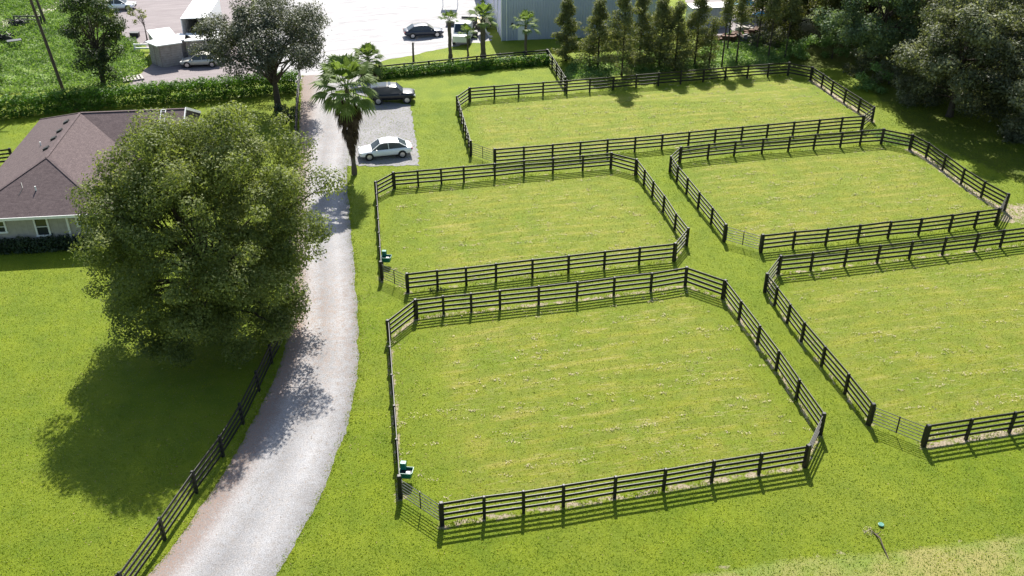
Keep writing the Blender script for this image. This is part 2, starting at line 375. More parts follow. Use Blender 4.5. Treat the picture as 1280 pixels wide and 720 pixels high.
# green corner waterers hung on the fence beside two gates
def waterer(px, py, label, rz):
    x, y = G(px, py, .55)
    r = empty('waterer', (x, y, 0), rz); tag(r, label, 'waterer', 'green waterers on the paddock fences')
    m = MB()
    a, b = .34, .27; z0, z1 = .35, .72; t = .03
    ring = lambda a, z: [(-a,-a*.8,z),(a*.75,-a*.8,z),(a,-a*.5,z),(a,a*.8,z),(-a,a*.8,z)]
    V = ring(b, z0)+ring(a, z1)+ring(a-t, z1)+ring(b-t, z0+.06); F = [(4,3,2,1,0)]
    for k in range(5):
        j = (k+1) % 5; F += [(k,j,5+j,5+k), (5+k,5+j,10+j,10+k), (10+k,10+j,15+j,15+k)]
    F.append((15,16,17,18,19)); m.add(V, F).build('tub', M['green'], r)
    MB().box((-.18, .22, .82), (.3, .26, .42)).build('float_box', M['green'], r, bevel=.02)
    MB().add([(-.29,-.22,.6),(.2,-.22,.6),(.29,-.14,.6),(.29,.22,.6),(-.29,.22,.6)], [(0,1,2,3,4)]).build('water', M['wglass'], r)
    MB().box((.12, -.13, .7), (.2, .12, .02)).build('feed_pan', M['whitemetal'], r)
    MB().box((-.3, .1, .25), (.08, .08, .5)).build('leg', M['dark'], r)
waterer(508, 591, 'green plastic waterer by the nearest paddock gate', -.1)
waterer(483, 323, 'green plastic waterer by the middle paddock gate', -.1)

# ------------------------------------------------------------------ ground with masks
def axis(lo, hi, step, far):
    a = list(np.arange(lo, hi+1e-6, step)); s = step
    while a[-1] < far: s *= 1.5; a.append(a[-1]+s)
    s = step
    while a[0] > -far: s *= 1.5; a.insert(0, a[0]-s)
    return np.array(a)
gx = axis(-62, 62, .4, 1800); gy = axis(18, 132, .4, 1800)
X, Y = np.meshgrid(gx, gy); nx, ny = len(gx), len(gy)
def inside(P, X, Y):
    r = np.zeros(X.shape, bool); n = len(P)
    for i in range(n):
        x1, y1 = P[i]; x2, y2 = P[(i+1) % n]
        c = ((y1 > Y) != (y2 > Y)) & (X < (x2-x1)*(Y-y1)/((y2-y1) or 1e-9)+x1); r ^= c
    return r
def dist(P, X, Y):
    d = np.full(X.shape, 1e9)
    for (x1, y1), (x2, y2) in zip(P, P[1:]):
        dx, dy = x2-x1, y2-y1; t = np.clip(((X-x1)*dx+(Y-y1)*dy)/(dx*dx+dy*dy+1e-9), 0, 1)
        d = np.minimum(d, np.hypot(X-x1-t*dx, Y-y1-t*dy))
    return d
C_poly = C_run+C_front+[(60, C_front[-1][1]+6), (60, Crear[0][1]+6)]
paddock = np.zeros(X.shape); bare = np.zeros(X.shape)
for P in (A_run, B_run, C_poly, D_run, E_run):
    ins = inside(P, X, Y); d = dist(P+[P[0]], X, Y)
    paddock = np.maximum(paddock, ins*np.clip((d-.9)/1.0, 0, 1))
# the left edge of the middle and front paddocks was left unmown: a greener strip
for P, k in ((B_run, 3.2), (A_run, 2.2)):
    dl_ = dist(P[-6:], X, Y); paddock = np.where(inside(P, X, Y), np.minimum(paddock, np.clip((dl_-k)*.8, .15, 1)), paddock)
for P, w in ((A_run, 1.0), (B_run, .8), (C_run, .9), (C_front, 1.25), (D_run, .6), (E_run, .7)):
    d = dist(P, X, Y); bare = np.maximum(bare, w*np.clip(1-d/.55, 0, 1))
# right runs of the rear and right paddocks stand on worn sandy strips
for P in (D_run[9:15], E_run[15:21]):
    bare = np.maximum(bare, 1.25*np.clip(1-dist(P, X, Y)/.8, 0, 1))
for p in (G(1262,272), G(1275,262), G(1290,268)):
    bare = np.maximum(bare, .9*np.clip(1.2-np.hypot(X-p[0], Y-p[1])/2.2, 0, 1))
for p in (A_end, B_end, C_run[-1], C_front[0], A_run[0], B_run[0]):
    bare = np.maximum(bare, .9*np.clip(1.1-np.hypot(X-p[0], Y-p[1])/.9, 0, 1))
bank_line = [G(560,790), G(760,738), G(872,715), G(972,698), G(1100,688), G(1200,676), G(1290,664), G(1500,638)]
bl = np.array(bank_line); ylim = np.interp(X, bl[:,0], bl[:,1], left=20, right=bl[-1,1])
bank = np.clip((ylim-Y)/1.2+.3, 0, 1)*(X > bl[0,0]); bare = np.maximum(bare, .66*np.clip(1-np.abs(ylim-Y)/.7, 0, 1)*np.clip((X-6)/3, 0, 1))
weedpoly = [(-90, 93.2), G(0,119), G(80,113), G(165,104), G(187,80), G(170,50), G(150,45), G(130,12), G(118,-30), (-120, 150), (-140, 93)]
rough = inside(weedpoly, X, Y)*np.clip(dist(weedpoly, X, Y)/.8, 0, 1)
scrubpoly = [G(700,100), G(800,92), G(900,84), G(985,78), G(1000,50), G(930,38), G(890,50), G(870,66), G(800,66), G(715,74)]
rough = np.maximum(rough, inside(scrubpoly, X, Y)*.85)
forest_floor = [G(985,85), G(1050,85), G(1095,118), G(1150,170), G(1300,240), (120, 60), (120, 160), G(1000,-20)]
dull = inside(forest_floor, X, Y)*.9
V = np.stack([X.ravel(), Y.ravel(), np.zeros(X.size)], 1)
ii = (np.arange(ny-1)[:,None]*nx+np.arange(nx-1)[None]).ravel()
F = np.stack([ii, ii+1, ii+1+nx, ii+nx], 1)
me = np_mesh('ground', V, F)
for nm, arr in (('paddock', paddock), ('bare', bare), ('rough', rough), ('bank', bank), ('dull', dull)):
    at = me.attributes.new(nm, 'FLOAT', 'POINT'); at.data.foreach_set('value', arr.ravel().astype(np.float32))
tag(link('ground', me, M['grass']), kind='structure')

EDGES = {}
def strip(name, Lp, Rp, z, mat, step=.18, nc=14, jit=.045, litter=None):
    """a ragged strip between two edge polylines, with an across coordinate"""
    def dens(P, n):
        P = np.array(P); s = np.r_[0, np.cumsum(np.hypot(*np.diff(P, axis=0).T))]; t = np.linspace(0, s[-1], n)
        # smooth the polyline
        x, y = np.interp(t, s, P[:,0]), np.interp(t, s, P[:,1]); k = 31 if n > 120 else 5; ker = np.ones(k)/k
        xp = np.convolve(np.pad(x, k//2, 'edge'), ker, 'valid'); yp = np.convolve(np.pad(y, k//2, 'edge'), ker, 'valid'); return xp, yp
    ln = np.hypot(*np.diff(np.array(Lp), axis=0).T).sum(); n = int(ln/step)
    lx, ly = dens(Lp, n); rx, ry = dens(Rp, n)
    def rag(n): 
        a = rng.normal(0, 1, n); b = np.convolve(rng.normal(0, 1, n+8), np.ones(9)/3, 'valid'); return (a*.5+b*.9)*jit
    dx, dy = rx-lx, ry-ly; w = np.hypot(dx, dy); jl, jr = rag(n), rag(n)
    V = []; A = []; Lt = []
    for c in range(nc+1):
        t = c/nc; e = jl*(1-t)**3 - jr*t**3
        V.append(np.stack([lx+dx*t-dx/w*e, ly+dy*t-dy/w*e, np.full(n, z)], 1)); A.append(np.full(n, t))
    V = np.concatenate(V); A = np.concatenate(A)
    ii = (np.arange(nc)[:,None]*n+np.arange(n-1)[None]).ravel(); F = np.stack([ii, ii+n, ii+n+1, ii+1], 1)
    me = np_mesh(name, V, F)
    EDGES[name] = [V[:n,:2].copy(), V[-n:,:2].copy()]
    at = me.attributes.new('across', 'FLOAT', 'POINT'); at.data.foreach_set('value', A.astype(np.float32))
    lt = np.clip(1.15-np.hypot((V[:,0]+14), (V[:,1]-50)/1.3)/7.5, 0, 1)+.6*np.clip(1-np.hypot(V[:,0]+19, V[:,1]-80)/9, 0, 1)
    at = me.attributes.new('litter', 'FLOAT', 'POINT'); at.data.foreach_set('value', lt.astype(np.float32))
    return tag(link(name, me, mat), kind='structure')
dL = [G(60,860), G(125,785), G(185,720), G(230,665), G(262,618), G(290,574), G(314,532), G(334,491), G(349,457), G(361,424), G(364,370), G(367,300), G(370,250), G(373,200), G(374,150), G(376,118), G(377,92)]
dR = [G(245,860), G(300,780), G(349,720), G(381,658), G(408,602), G(424,568), G(437,530), G(443,495), G(447,460), G(448.5,427), G(446,370), G(441,310), G(437,275), G(434,245), G(433,215), G(438,175), G(450,140), G(466,108), G(476,86)]
strip('driveway', dL, dR, .012, M['gravel'])
def sheet(name, poly, z, mat, step=.3, jit=.1, bright=None):
    P = []
    n = len(poly)
    for i in range(n):
        a, b = Vector(poly[i]), Vector(poly[(i+1) % n]); k = max(1, int((b-a).length/step))
        for j in range(k):
            q = a.lerp(b, j/k); P.append((q.x+random.gauss(0, jit), q.y+random.gauss(0, jit), z))
    bm = bmesh.new(); f = bm.faces.new([bm.verts.new(p) for p in P]); bm.normal_update()
    if f.normal.z < 0: f.normal_flip()
    bmesh.ops.triangulate(bm, faces=bm.faces[:]); me = bpy.data.meshes.new(name)
    bm.to_mesh(me); bm.free()
    if bright:
        at = me.attributes.new('bright', 'FLOAT', 'POINT'); at.data.foreach_set('value', [bright(v.co) for v in me.vertices])
    return tag(link(name, me, mat), kind='structure')
sheet('parking_pad', [G(428,207), G(470,208), G(523,207), G(521,185), G(516,155), G(513,131), G(480,127), G(450,128), G(436,160)], .020, M['padgravel'])
sheet('gravel_lot', [G(375,104), G(420,98), G(478,76), G(517,68.5), G(545,62.5), G(567,58), G(582,55), G(615,51), G(600,10), (-4, 150), (-40, 175), G(300,60), G(340,98)], .006, M['lot'], .5, .12, lambda c: 1.0)
sheet('dirt_yard', [G(158,108), G(300,103), G(372,99), G(340,92), G(300,40), (-40, 175), (-64, 175), G(140,18), G(152,44), G(190,62), G(190,80), G(172,96)], .004, M['lot'], .5, .15, lambda c: .0)
strip('sand_track', [G(-60,44), G(0,36), G(30,28), G(60,16), G(88,3), G(120,-14)], [G(-60,31), G(0,27), G(30,19), G(60,6), G(88,-6), G(120,-24)], .004, M['sand'], .3, 6, .1)

# ------------------------------------------------------------------ foliage
def leaf_quads(P, N, L, W):
    """P centres, N normals, L lengths, W widths -> V,F of folded diamond leaves"""
    n = len(P); N = N/(np.linalg.norm(N, axis=1, keepdims=True)+1e-9)
    r = rng.normal(size=(n, 3)); a = np.cross(N, r); a /= (np.linalg.norm(a, axis=1, keepdims=True)+1e-9); b = np.cross(N, a)
    L = L[:,None]; W = W[:,None]
    V = np.stack([P-a*L*.5, P+b*W*.5+N*W*.12, P+a*L*.5, P-b*W*.5+N*W*.12], 1).reshape(-1, 3)
    return V, np.arange(4*n).reshape(n, 4)
def clump_leaves(cs, rs, dens, size, flat=.75, up=.6, asp=.5):
    Ps, Ns = [], []
    for c, r in zip(cs, rs):
        n = int(dens*r*r); d = rng.normal(size=(n, 3)); d /= np.linalg.norm(d, axis=1, keepdims=True)
        q = (.45+.55*rng.random(n)**.6)*(1+.22*rng.normal(size=n)*(rng.random(n) < .4))
        p = d*q[:,None]*r; p[:,2] *= flat
        Ps.append(p+c); m = d+rng.normal(size=(n, 3))*.6; m[:,2] += up; Ns.append(m)
    P = np.concatenate(Ps); N = np.concatenate(Ns); L = size*(.6+.9*rng.random(len(P)))
    return leaf_quads(P, N, L, L*asp)
def crown_clumps(cen, rad, n, cr, low=-.75, inner=.35, seed=0, pull=(.72, .98), skirt=None):
    """clump centres filling an uneven ellipsoid"""
    r2 = np.random.default_rng(seed); out = []; lob = r2.normal(size=(9, 3)); lob /= np.linalg.norm(lob, axis=1, keepdims=True)
    amp = r2.uniform(-.3, .24, 9)
    while len(out) < n:
        d = r2.normal(size=3); d /= np.linalg.norm(d)
        if d[2] < low: continue
        k = 1+sum(a*max(0, d@l)**3 for a, l in zip(amp, lob))
        q = inner+(1-inner)*r2.random()**.45
        out.append((d[0]*rad[0]*q*k, d[1]*rad[1]*q*k, d[2]*rad[2]*q*k))
    cs = np.array(out)
    # gather the clumps into boughs with hollows between them
    nl = 13; L = r2.normal(size=(nl*3, 3)); L /= np.linalg.norm(L, axis=1, keepdims=True); L = L[L[:,2] > low*.8][:nl]
    L = L*np.array(rad)*r2.uniform(.55, .82, (len(L), 1)); kk = np.argmin(((cs[:,None]-L[None])/np.array(rad)).__pow__(2).sum(2), 1)
    v = cs-L[kk]; cs = L[kk]+v*r2.uniform(*pull, (n, 1))*(1+.12*r2.normal(size=(n, 1)))
    cs = cs*1.08+np.array(cen); rs = r2.uniform(cr[0], cr[1], n)*np.where(r2.random(n) < .25, .6, 1)
    if skirt:
        sn, a0, a1, r0, r1, z0_, z1_ = skirt; a = r2.uniform(a0, a1, sn); q = r2.uniform(r0, r1, sn)
        cs = np.concatenate([cs, np.stack([np.cos(a)*q, np.sin(a)*q, r2.uniform(z0_, z1_, sn)], 1)]); rs = np.r_[rs, r2.uniform(cr[0], cr[1]*.8, sn)]
    return cs, rs
def limb(m, p0, p1, r0, r1, sag=.12, n=4):
    p0, p1 = Vector(p0), Vector(p1); P = []; R = []
    dl = (p1-p0).length
    for i in range(n+1):
        t = i/n; q = p0.lerp(p1, t)+Vector((random.gauss(0, .05), random.gauss(0, .05), math.sin(t*PI)*sag))*dl*.5
        P.append(q); R.append(r0+(r1-r0)*t)
    m.tube(P, R, 6)
def tree(name, x, y, cen, rad, n, cr, dens, leaf, mat, label, cat='tree', group=None, trunk_r=.3, trunk_h=None, lean=(0, 0), seed=1, low=-.7, inner=.35, limbs=24, flat=.75, up=.6, asp=.5, barkm=None, stems=1, pull=(.72, .98), skirt=None):
    r = empty(name, (x, y, 0)); tag(r, label, cat, group)
    cs, rs = crown_clumps(cen, rad, n, cr, low, inner, seed, pull, skirt); n = len(cs)
    V, F = clump_leaves(cs, rs, dens, leaf, flat, up, asp)
    V[:,2] = np.maximum(V[:,2], .05)
    link('crown', np_mesh('crown', V, F), mat, r)
    m = MB(); th = trunk_h if trunk_h is not None else cen[2]-rad[2]*.45
    for s in range(stems):
        ox, oy = (0, 0) if stems == 1 else (random.uniform(-.5, .5), random.uniform(-.5, .5))
        P = [(ox, oy, -.05), (ox, oy, .25), (ox+lean[0]*.3, oy+lean[1]*.3, th*.5), (ox+lean[0], oy+lean[1], th), (cen[0]*.6+ox, cen[1]*.6+oy, cen[2]+rad[2]*.5)]
        k = 1 if stems == 1 else .6
        m.tube(P, [trunk_r*1.5*k, trunk_r*1.1*k, trunk_r*.9*k, trunk_r*.7*k, trunk_r*.15*k], 9)
    top = Vector((lean[0], lean[1], th))
    for i in sorted(range(n), key=lambda i: cs[i][2])[::max(1, n//max(1, limbs))][:limbs]:
        z = min(cs[i][2]-.2, th+random.uniform(-.15, .5)*(cen[2]+rad[2]-th)*.6); z = max(z, th*.6)
        limb(m, (top.x*.9, top.y*.9, z), cs[i], trunk_r*.34, trunk_r*.05)
    m.build('trunk', barkm or M['bark'], r, smooth=True)
    return r

tree('oak_tree', -18.0, 49.6, (-.1, .1, 7.5), (6.5, 6.4, 6.6), 330, (.6, 1.5), 560, .16, M['oak'],
     'large spreading olive green oak between the brown roofed house and the driveway', trunk_r=.36, trunk_h=2.2, seed=5, low=-.93, inner=.3, limbs=80, up=.5, asp=.5, pull=(.85, 1.05), skirt=(46, -3.3, .3, 2.8, 6.0, 1.4, 3.6))
tx, ty = G(348,137)
tree('oak_tree', tx, ty, (-.9, .6, 6.7), (6.3, 5.2, 4.2), 120, (.7, 1.5), 360, .2, M['greyoak'],
     'grey green oak with a dark trunk where the driveway meets the pale lot', trunk_r=.32, trunk_h=3, seed=9, low=-.55, inner=.25, limbs=50, asp=.45)
tx, ty = G(130,106)
tree('cedar_tree', tx, ty, (0, 0, 5.6), (2.5, 2.5, 5.0), 70, (.6, 1.25), 420, .2, M['cedar'],
     'dense dark evergreen tree standing between the weedy field and the yard', trunk_r=.25, trunk_h=1.6, seed=4, low=-.97, inner=.3, limbs=30, stems=2)
tx, ty = G(184,50)
tree('small_tree', tx, ty, (-.6, 0, 3.0), (1.1, 1.0, 1.3), 12, (.3, .55), 260, .22, M['cypress'], 'thin small tree at the edge of the dirt yard, top left', trunk_r=.07, trunk_h=1.6, seed=2, limbs=12)
tx, ty = G(-12,112)
tree('leafy_bush', tx, ty, (0, 0, 2.0), (1.6, 1.5, 2.0), 26, (.5, .9), 300, .2, M['cedar'], 'tall dark bush cut by the left edge of the picture behind the hedge', cat='bush', trunk_r=.12, trunk_h=.8, seed=3, limbs=8, low=-1)
tx, ty = G(352,152)
tree('leafy_bush', tx, ty, (0, .3, .8), (1.5, 1.0, .9), 22, (.35, .6), 320, .17, M['shrub'], 'dark low bush under the grey green oak beside the driveway fence', cat='bush', trunk_r=.07, trunk_h=.3, seed=8, limbs=6, low=-1)
tx, ty = G(292,147)
tree('leafy_bush', tx, ty, (0, 0, .6), (.4, .4, .5), 8, (.25, .4), 380, .14, M['shrub'], 'single small round bush on the lawn behind the large oak', cat='bush', trunk_r=.05, trunk_h=.2, seed=6, limbs=3, low=-1)

# woods on the right
W = [ # x, y, zc, rx, rz, mat, leafsize, dens, label
 (41.3, 86.0, 6.4, 5.6, 5.6, 'forest', .26, 300, 'big grey leaved tree leaning out over the shaded strip beside the right middle paddock'),
 (48.3, 79.0, 5.4, 5.0, 5.2, 'forest', .26, 280, 'dark grey tree at the right edge of the picture, nearest of the woods'),
 (38.6, 99.5, 6.4, 5.2, 6.2, 'forestgreen', .26, 260, 'pale green tree behind the grey leaved tree, top right'),
 (32.0, 110.5, 5.9, 6.4, 5.9, 'forestbrown', .24, 280, 'olive brown tree behind the rear right corner of the rearmost paddock'),
 (45.5, 96.0, 6.6, 5.2, 6.6, 'forest', .28, 230, None), (51.5, 89.0, 7.0, 5.5, 7.0, 'forest', .28, 230, None),
 (40.5, 109.0, 6.0, 5.5, 6.2, 'forestbrown', .28, 220, None), (48.5, 106.0, 7.0, 5.5, 7.0, 'forest', .28, 200, None),
 (55.5, 99.0, 7.0, 5.5, 7.0, 'forest', .3, 180, None), (38.5, 116.0, 6.5, 5.5, 6.5, 'forestbrown', .3, 180, None), (46.5, 119.0, 6.5, 5.5, 6.5, 'forest', .3, 170, None),
 (57.0, 112.0, 7.0, 6.0, 7.0, 'forest', .32, 150, None), (57.5, 86.0, 6.5, 5.5, 6.8, 'forest', .3, 180, None), (55.5, 77.0, 6.0, 5.2, 6.2, 'forest', .28, 180, None),
 (32.5, 122.0, 6.0, 4.6, 5.4, 'forestbrown', .26, 200, None), (34.8, 118.5, 5.2, 4.2, 5.4, 'forestbrown', .26, 200, None)]
wl = ['dark tree in the woods between the pale green tree and the grey leaved tree','dark tree in the woods behind and right of the grey leaved tree','olive brown tree behind the pale green tree','dark tree deep in the woods at the top right corner',
 'dark tree at the far right of the woods, second row','olive tree at the back of the woods above the rear paddock corner','dark tree at the back of the woods behind the olive brown trees','dark tree in the last row of the woods, far right',
 'dark tree in the woods just off the right edge, middle row','dark tree in the woods just off the right edge, front row','olive tree at the left end of the woods, cut by the top edge','low olive tree between the two olive brown trees at the top edge']
for i, (x, y, zc, rx, rz, mt, ls, de, lb) in enumerate(W):
    tree('forest_tree', x, y, (0, 0, zc), (rx, rx, rz), 105, (.75, 1.6), de, ls, M[mt], lb or wl[i-4], group='trees of the dark woods on the right', trunk_r=.3, trunk_h=3, seed=20+i, low=-.97, inner=.3, limbs=26, up=.4, asp=.5)
und = [(29.0,107.5),(36.2,93.5),(38.5,89.5),(36.8,98.2),(44.8,80.5),(42.0,92.0),(35.2,103.5),(47.5,76.0),(38.6,95.0),(31.5,103.5)]
ul = ['shrub closest to the slender trunks, left of the olive brown tree','third shrub from the corner, at the bend of the shaded strip','shrub on the left side of the grey leaved tree','shrub below the pale green tree','shrub at the foot of the grey leaved tree, right side','shrub hidden behind the grey leaved tree','shrub behind the rear right corner of the rearmost paddock','shrub at the right edge of the picture below the woods','shrub between the pale green tree and the grey leaved tree','shrub beside the fence corner under the olive brown tree']
for i, (x, y) in enumerate(und):
    tree('understory_shrub', x, y, (0, 0, 1.2), (1.7, 1.4, 1.4), 16, (.5, .9), 240, .22, M['scrub' if i in (1, 6, 9) else 'forest'], ul[i], cat='shrub', group='shrubs under the edge of the woods', trunk_r=.07, trunk_h=.5, seed=50+i, limbs=6, low=-1)

# feathery cypresses behind the rear paddock
def cypress(px, py, h, rb, dens, label, seed, bare_=.12, mat='cypress', nl=1.0):
    x, y = G(px, py); r = empty('cypress_tree', (x, y, 0)); tag(r, label, 'tree', 'cypresses behind the rearmost paddock')
    r2 = np.random.default_rng(seed); cs = []; rs = []; m = MB()
    m.tube([(0,0,-.05),(0,0,.3),(.03,.02,h*.5),(0,0,h)], [.15, .10, .07, .02], 7)
    nb = int(60*nl)
    for i in range(nb):
        t = bare_+(1-bare_)*(i+.5)/nb; a = r2.random()*2*PI; rr = 1.2*rb*(1-t**1.6)*(.5+.6*r2.random())+.15
        z = h*t; e = (math.cos(a)*rr, math.sin(a)*rr, z+rr*.12)
        m.tube([(0,0,z-.15*rr), e], [.03, .008], 4)
        for k in (.45, .75, 1.0):
            cs.append((e[0]*k, e[1]*k, z+rr*.12*k+r2.normal()*.08)); rs.append((.32+.2*r2.random())*(1.15-.3*k)*(.8+.3*rb))
    V, F = clump_leaves(np.array(cs), np.array(rs), dens, .19, .6, .5, .4)
    link('crown', np_mesh('crown', V, F), M[mat], r); m.build('trunk', M['bark'], r, smooth=True)
cyp = [(707,76,6.6,1.25,300,'narrow cone shaped cypress standing alone, first behind the joining fence'),
 (747,83,6.9,1.6,210,'second cypress from the left behind the rearmost paddock'),
 (777,94,9.2,1.9,230,'third cypress from the left, close to the paddock fence with its shadow across it'),
 (799,76,7.4,1.6,200,'fourth cypress from the left, set back towards the grey building'),
 (824,84,7.2,2.0,230,'dense fifth cypress from the left behind the rearmost paddock'),
 (843,88,7.0,1.5,170,'sixth cypress from the left, close to the paddock fence'),
 (868,82,7.4,1.9,190,'seventh cypress from the left beside the bright weedy gap')]
for i, c in enumerate(cyp): cypress(c[0], c[1], c[2], c[3]*1.15, c[4]*1.05, c[5], 70+i, .05)
thin = [(886,84,5.2,.8,'short leafy sapling in the bright weedy gap'),(902,83,7.4,1.3,'thin trunk at the left of the slender row, near the fence'),(909,63,8,1.4,'thin trunk set back behind the slender row'),(920,79,7.4,1.5,'thin trunk third in the slender row'),(946,62,8,1.6,'dark thin trunk behind the slender row by the blue tarps'),(960,74,7.6,1.6,'thin trunk near the rear right end of the paddock fence'),(981,73,7.6,1.7,'thin trunk at the rear right corner beside the woods')]
for i, (px, py, h, rb, lb) in enumerate(thin): cypress(px, py, h, rb, 95, lb, 90+i, .58 if i else .1, nl=.7)

# hedges
def hedge(name, line, depth, h, label, dens=420, leaf=.16, mat='hedge'):
    L = np.array(resample(line, .35)); o = L[0]; r = empty(name, (o[0], o[1], 0)); tag(r, label, 'hedge')
    cs = []; rs = []
    for p in L:
        for k in range(3):
            for zz in (.35, .75, 1.0) if h > 1.5 else (.35, .85):
                cs.append((p[0]-o[0]+rng.normal()*.08, p[1]-o[1]+depth*(.15+.35*k)+rng.normal()*.06, h*zz-.3+rng.normal()*.07)); rs.append(rng.uniform(.3, .45))
    V, F = clump_leaves(np.array(cs), np.array(rs), dens, leaf, .9, .5, .55); V[:,2] = np.maximum(V[:,2], .02)
    link('foliage', np_mesh('foliage', V, F), M[mat], r)
    for p in L[::4]:
        m = MB(); m.tube([(p[0]-o[0], p[1]-o[1]+depth*.5, 0), (p[0]-o[0]+rng.normal()*.1, p[1]-o[1]+depth*.5, h*.7)], [.04, .02], 5)
        m.build('stem', M['bark'], r)
hedge('clipped_hedge', [(-62, 81.5), G(0,151), G(100,140), G(225,130), G(317,121.5), G(368,117)], 1.6, 2.0, 'long dark green clipped hedge behind the brown roofed house', 330, .18)
hedge('clipped_hedge', [G(478,99), G(540,94), G(607,88), G(685,81.5)], .9, 1.25, 'shorter bright green hedge in front of the small palms at the rear', 420, .15)
hedge('foundation_hedge', [(-44, 58.6), (-37.1, 59.2), (-33.5, 59.5), (-30.2, 59.9)], .8, 1.1, 'low dark hedge planted along the near wall of the house', 420, .14, 'shrub')

# weeds as stuff
def weeds(name, poly, n, hmin, hmax, mat, label, cat='weeds', asp=.35):
    P = np.array(poly); lo, hi = P.min(0), P.max(0); lo = np.maximum(lo, [-75, 20]); hi = np.minimum(hi, [75, 142])
    x = rng.uniform(lo[0], hi[0], n*3); y = rng.uniform(lo[1], hi[1], n*3); k = inside(poly, x, y); x, y = x[k][:n], y[k][:n]
    g = np.sin(x*.9+np.sin(y*.7)*2)*np.sin(y*1.1+np.sin(x*.5)*2)+rng.normal(0, .5, len(x)); kk = g > -.7; x, y, g = x[kk], y[kk], g[kk]
    h = hmin+(hmax-hmin)*np.clip(.5+.4*g, 0, 1)*rng.random(len(x))
    P3 = np.stack([x, y, h*rng.uniform(.3, 1, len(x))], 1); N = rng.normal(size=(len(x), 3)); N[:,2] = np.abs(N[:,2])*.7+.3
    L = (hmax*.35)*(.6+rng.random(len(x))); V, F = leaf_quads(P3, N, L, L*asp); V[:,2] = np.maximum(V[:,2], .01)
    return tag(link(name, np_mesh(name, V, F), M[mat]), label, cat, kind='stuff')
weeds('field_weeds', weedpoly, 110000, .08, .75, 'weed', 'bright overgrown weedy field in the top left corner')
weeds('scrub_undergrowth', scrubpoly, 20000, .08, .7, 'scrub', 'green undergrowth below the cypresses behind the rearmost paddock')
weeds('strip_undergrowth', [G(1096,160), G(1130,172), G(1150,183), G(1108,183), G(1085,165)], 2500, .05, .35, 'scrub', 'pale ground cover between the fence corners beside the woods')

# ------------------------------------------------------------------ palms
def fan(m, base, d, L, spread, n=14, droop=.35):
    """one fan leaf: petiole + pleated blade of separate fingers"""
    base = Vector(base); d = Vector(d).normalized(); up = Vector((0,0,1)); sd = d.cross(up)
    if sd.length < .1: sd = Vector((1,0,0))
    sd.normalize(); nm = sd.cross(d)
    hub = base+d*L*.5
    m.beam(base, hub, .035, .02)
    for k in range(n):
        a = (k/(n-1)-.5)*2*spread; dd = d*math.cos(a)+sd*math.sin(a); l = L*.6*(1-.25*abs(a)/spread)
        s2 = dd.cross(nm).normalized(); w = l*.07
        p1 = hub+dd*l*.6+nm*.02; p2 = hub+dd*l+Vector((0,0,-droop*l*random.uniform(.5, 1.2)))
        m.add([hub, p1+s2*w, p2, p1-s2*w], [(0,1,2,3)])
def palm(px, py, zh, R, label, seed, nf=34, tr=.2, skirt=None, group='palms', zmin=-.5):
    random.seed(seed); x, y = G(px, py); r = empty('palm_tree', (x, y, 0)); tag(r, label, 'palm', group)
    m = MB(); k = 14
    m.tube([(.02*math.sin(i), 0, zh*i/k-.05) for i in range(k+1)], [tr*(1.35 if i < 2 else 1.0+.09*(i % 2)) for i in range(k+1)], 9)
    m.build('trunk', M['palmbark'], r)
    for i in range(nf):
        a = i*2.39996; e = zmin+(1.35-zmin)*(i/nf)**.8; l = R*random.uniform(.85, 1.15)
        d = (math.cos(a)*math.cos(e), math.sin(a)*math.cos(e), math.sin(e))
        mm = MB(); fan(mm, (0, 0, zh-.05+.1*math.sin(e)), d, l, random.uniform(.85, 1.2), 13); mm.build('frond', M['palm'], r)
    if skirt:
        mm = MB()
        for i in range(skirt[2]):
            z = skirt[0]+(skirt[1]-skirt[0])*random.random(); a = random.random()*2*PI; t = (z-skirt[0])/(skirt[1]-skirt[0])
            l = .35+1.0*t; o = (.15+.75*t**1.3)*random.uniform(.7, 1.15)
            fan(mm, (math.cos(a)*tr, math.sin(a)*tr, z), (math.cos(a)*o, math.sin(a)*o, -1.1), l*random.uniform(.9, 1.55), .5, 7, .5)
        mm.build('dead_frond_skirt', M['deadpalm'], r)
    return r
palm(443,218, 7.4, 2.7, 'tall fan palm with a brown skirt of dead fronds beside the white sedan', 1, 44, .18, (2.1, 6.9, 210), zmin=-.8)
palm(462,100, 2.1, 1.75, 'short full fan palm behind the tall one, at the left end of the rear hedge', 2, 46, .2, (.8, 1.8, 50), zmin=-.9)
palm(563,72, 4.0, 1.35, 'slim palm with a narrow upright crown, right of the grey sedan', 3, 18, .19, zmin=.1)
palm(585,71, 2.5, 1.25, 'smallest palm of the rear row, between the two thicker trunks', 4, 16, .1, zmin=-.2)
palm(604,71, 4.2, 1.8, 'thick trunked palm in front of the corner of the grey metal building', 5, 24, .26, zmin=-.3)
palm(657,67, 3.2, 1.7, 'palm against the grey metal building, right of its door', 6, 22, .14, zmin=-.4)
random.seed(11)
x, y = G(517,77); r = empty('dead_palm', (x, y, 0)); tag(r, 'bare palm stump with one dry frond in front of the grey sedan', 'palm')
MB().tube([(0,0,-.05),(0,0,1),(.03,0,2.1)], [.13,.11,.10], 8).build('trunk', M['palmbark'], r)
mm = MB(); fan(mm, (0,0,1.7), (.5,0,.9), 1.2, .5, 7); fan(mm, (0,0,1.5), (-.2,0,.9), .5, .4, 5); mm.build('frond', M['deadpalm'], r)

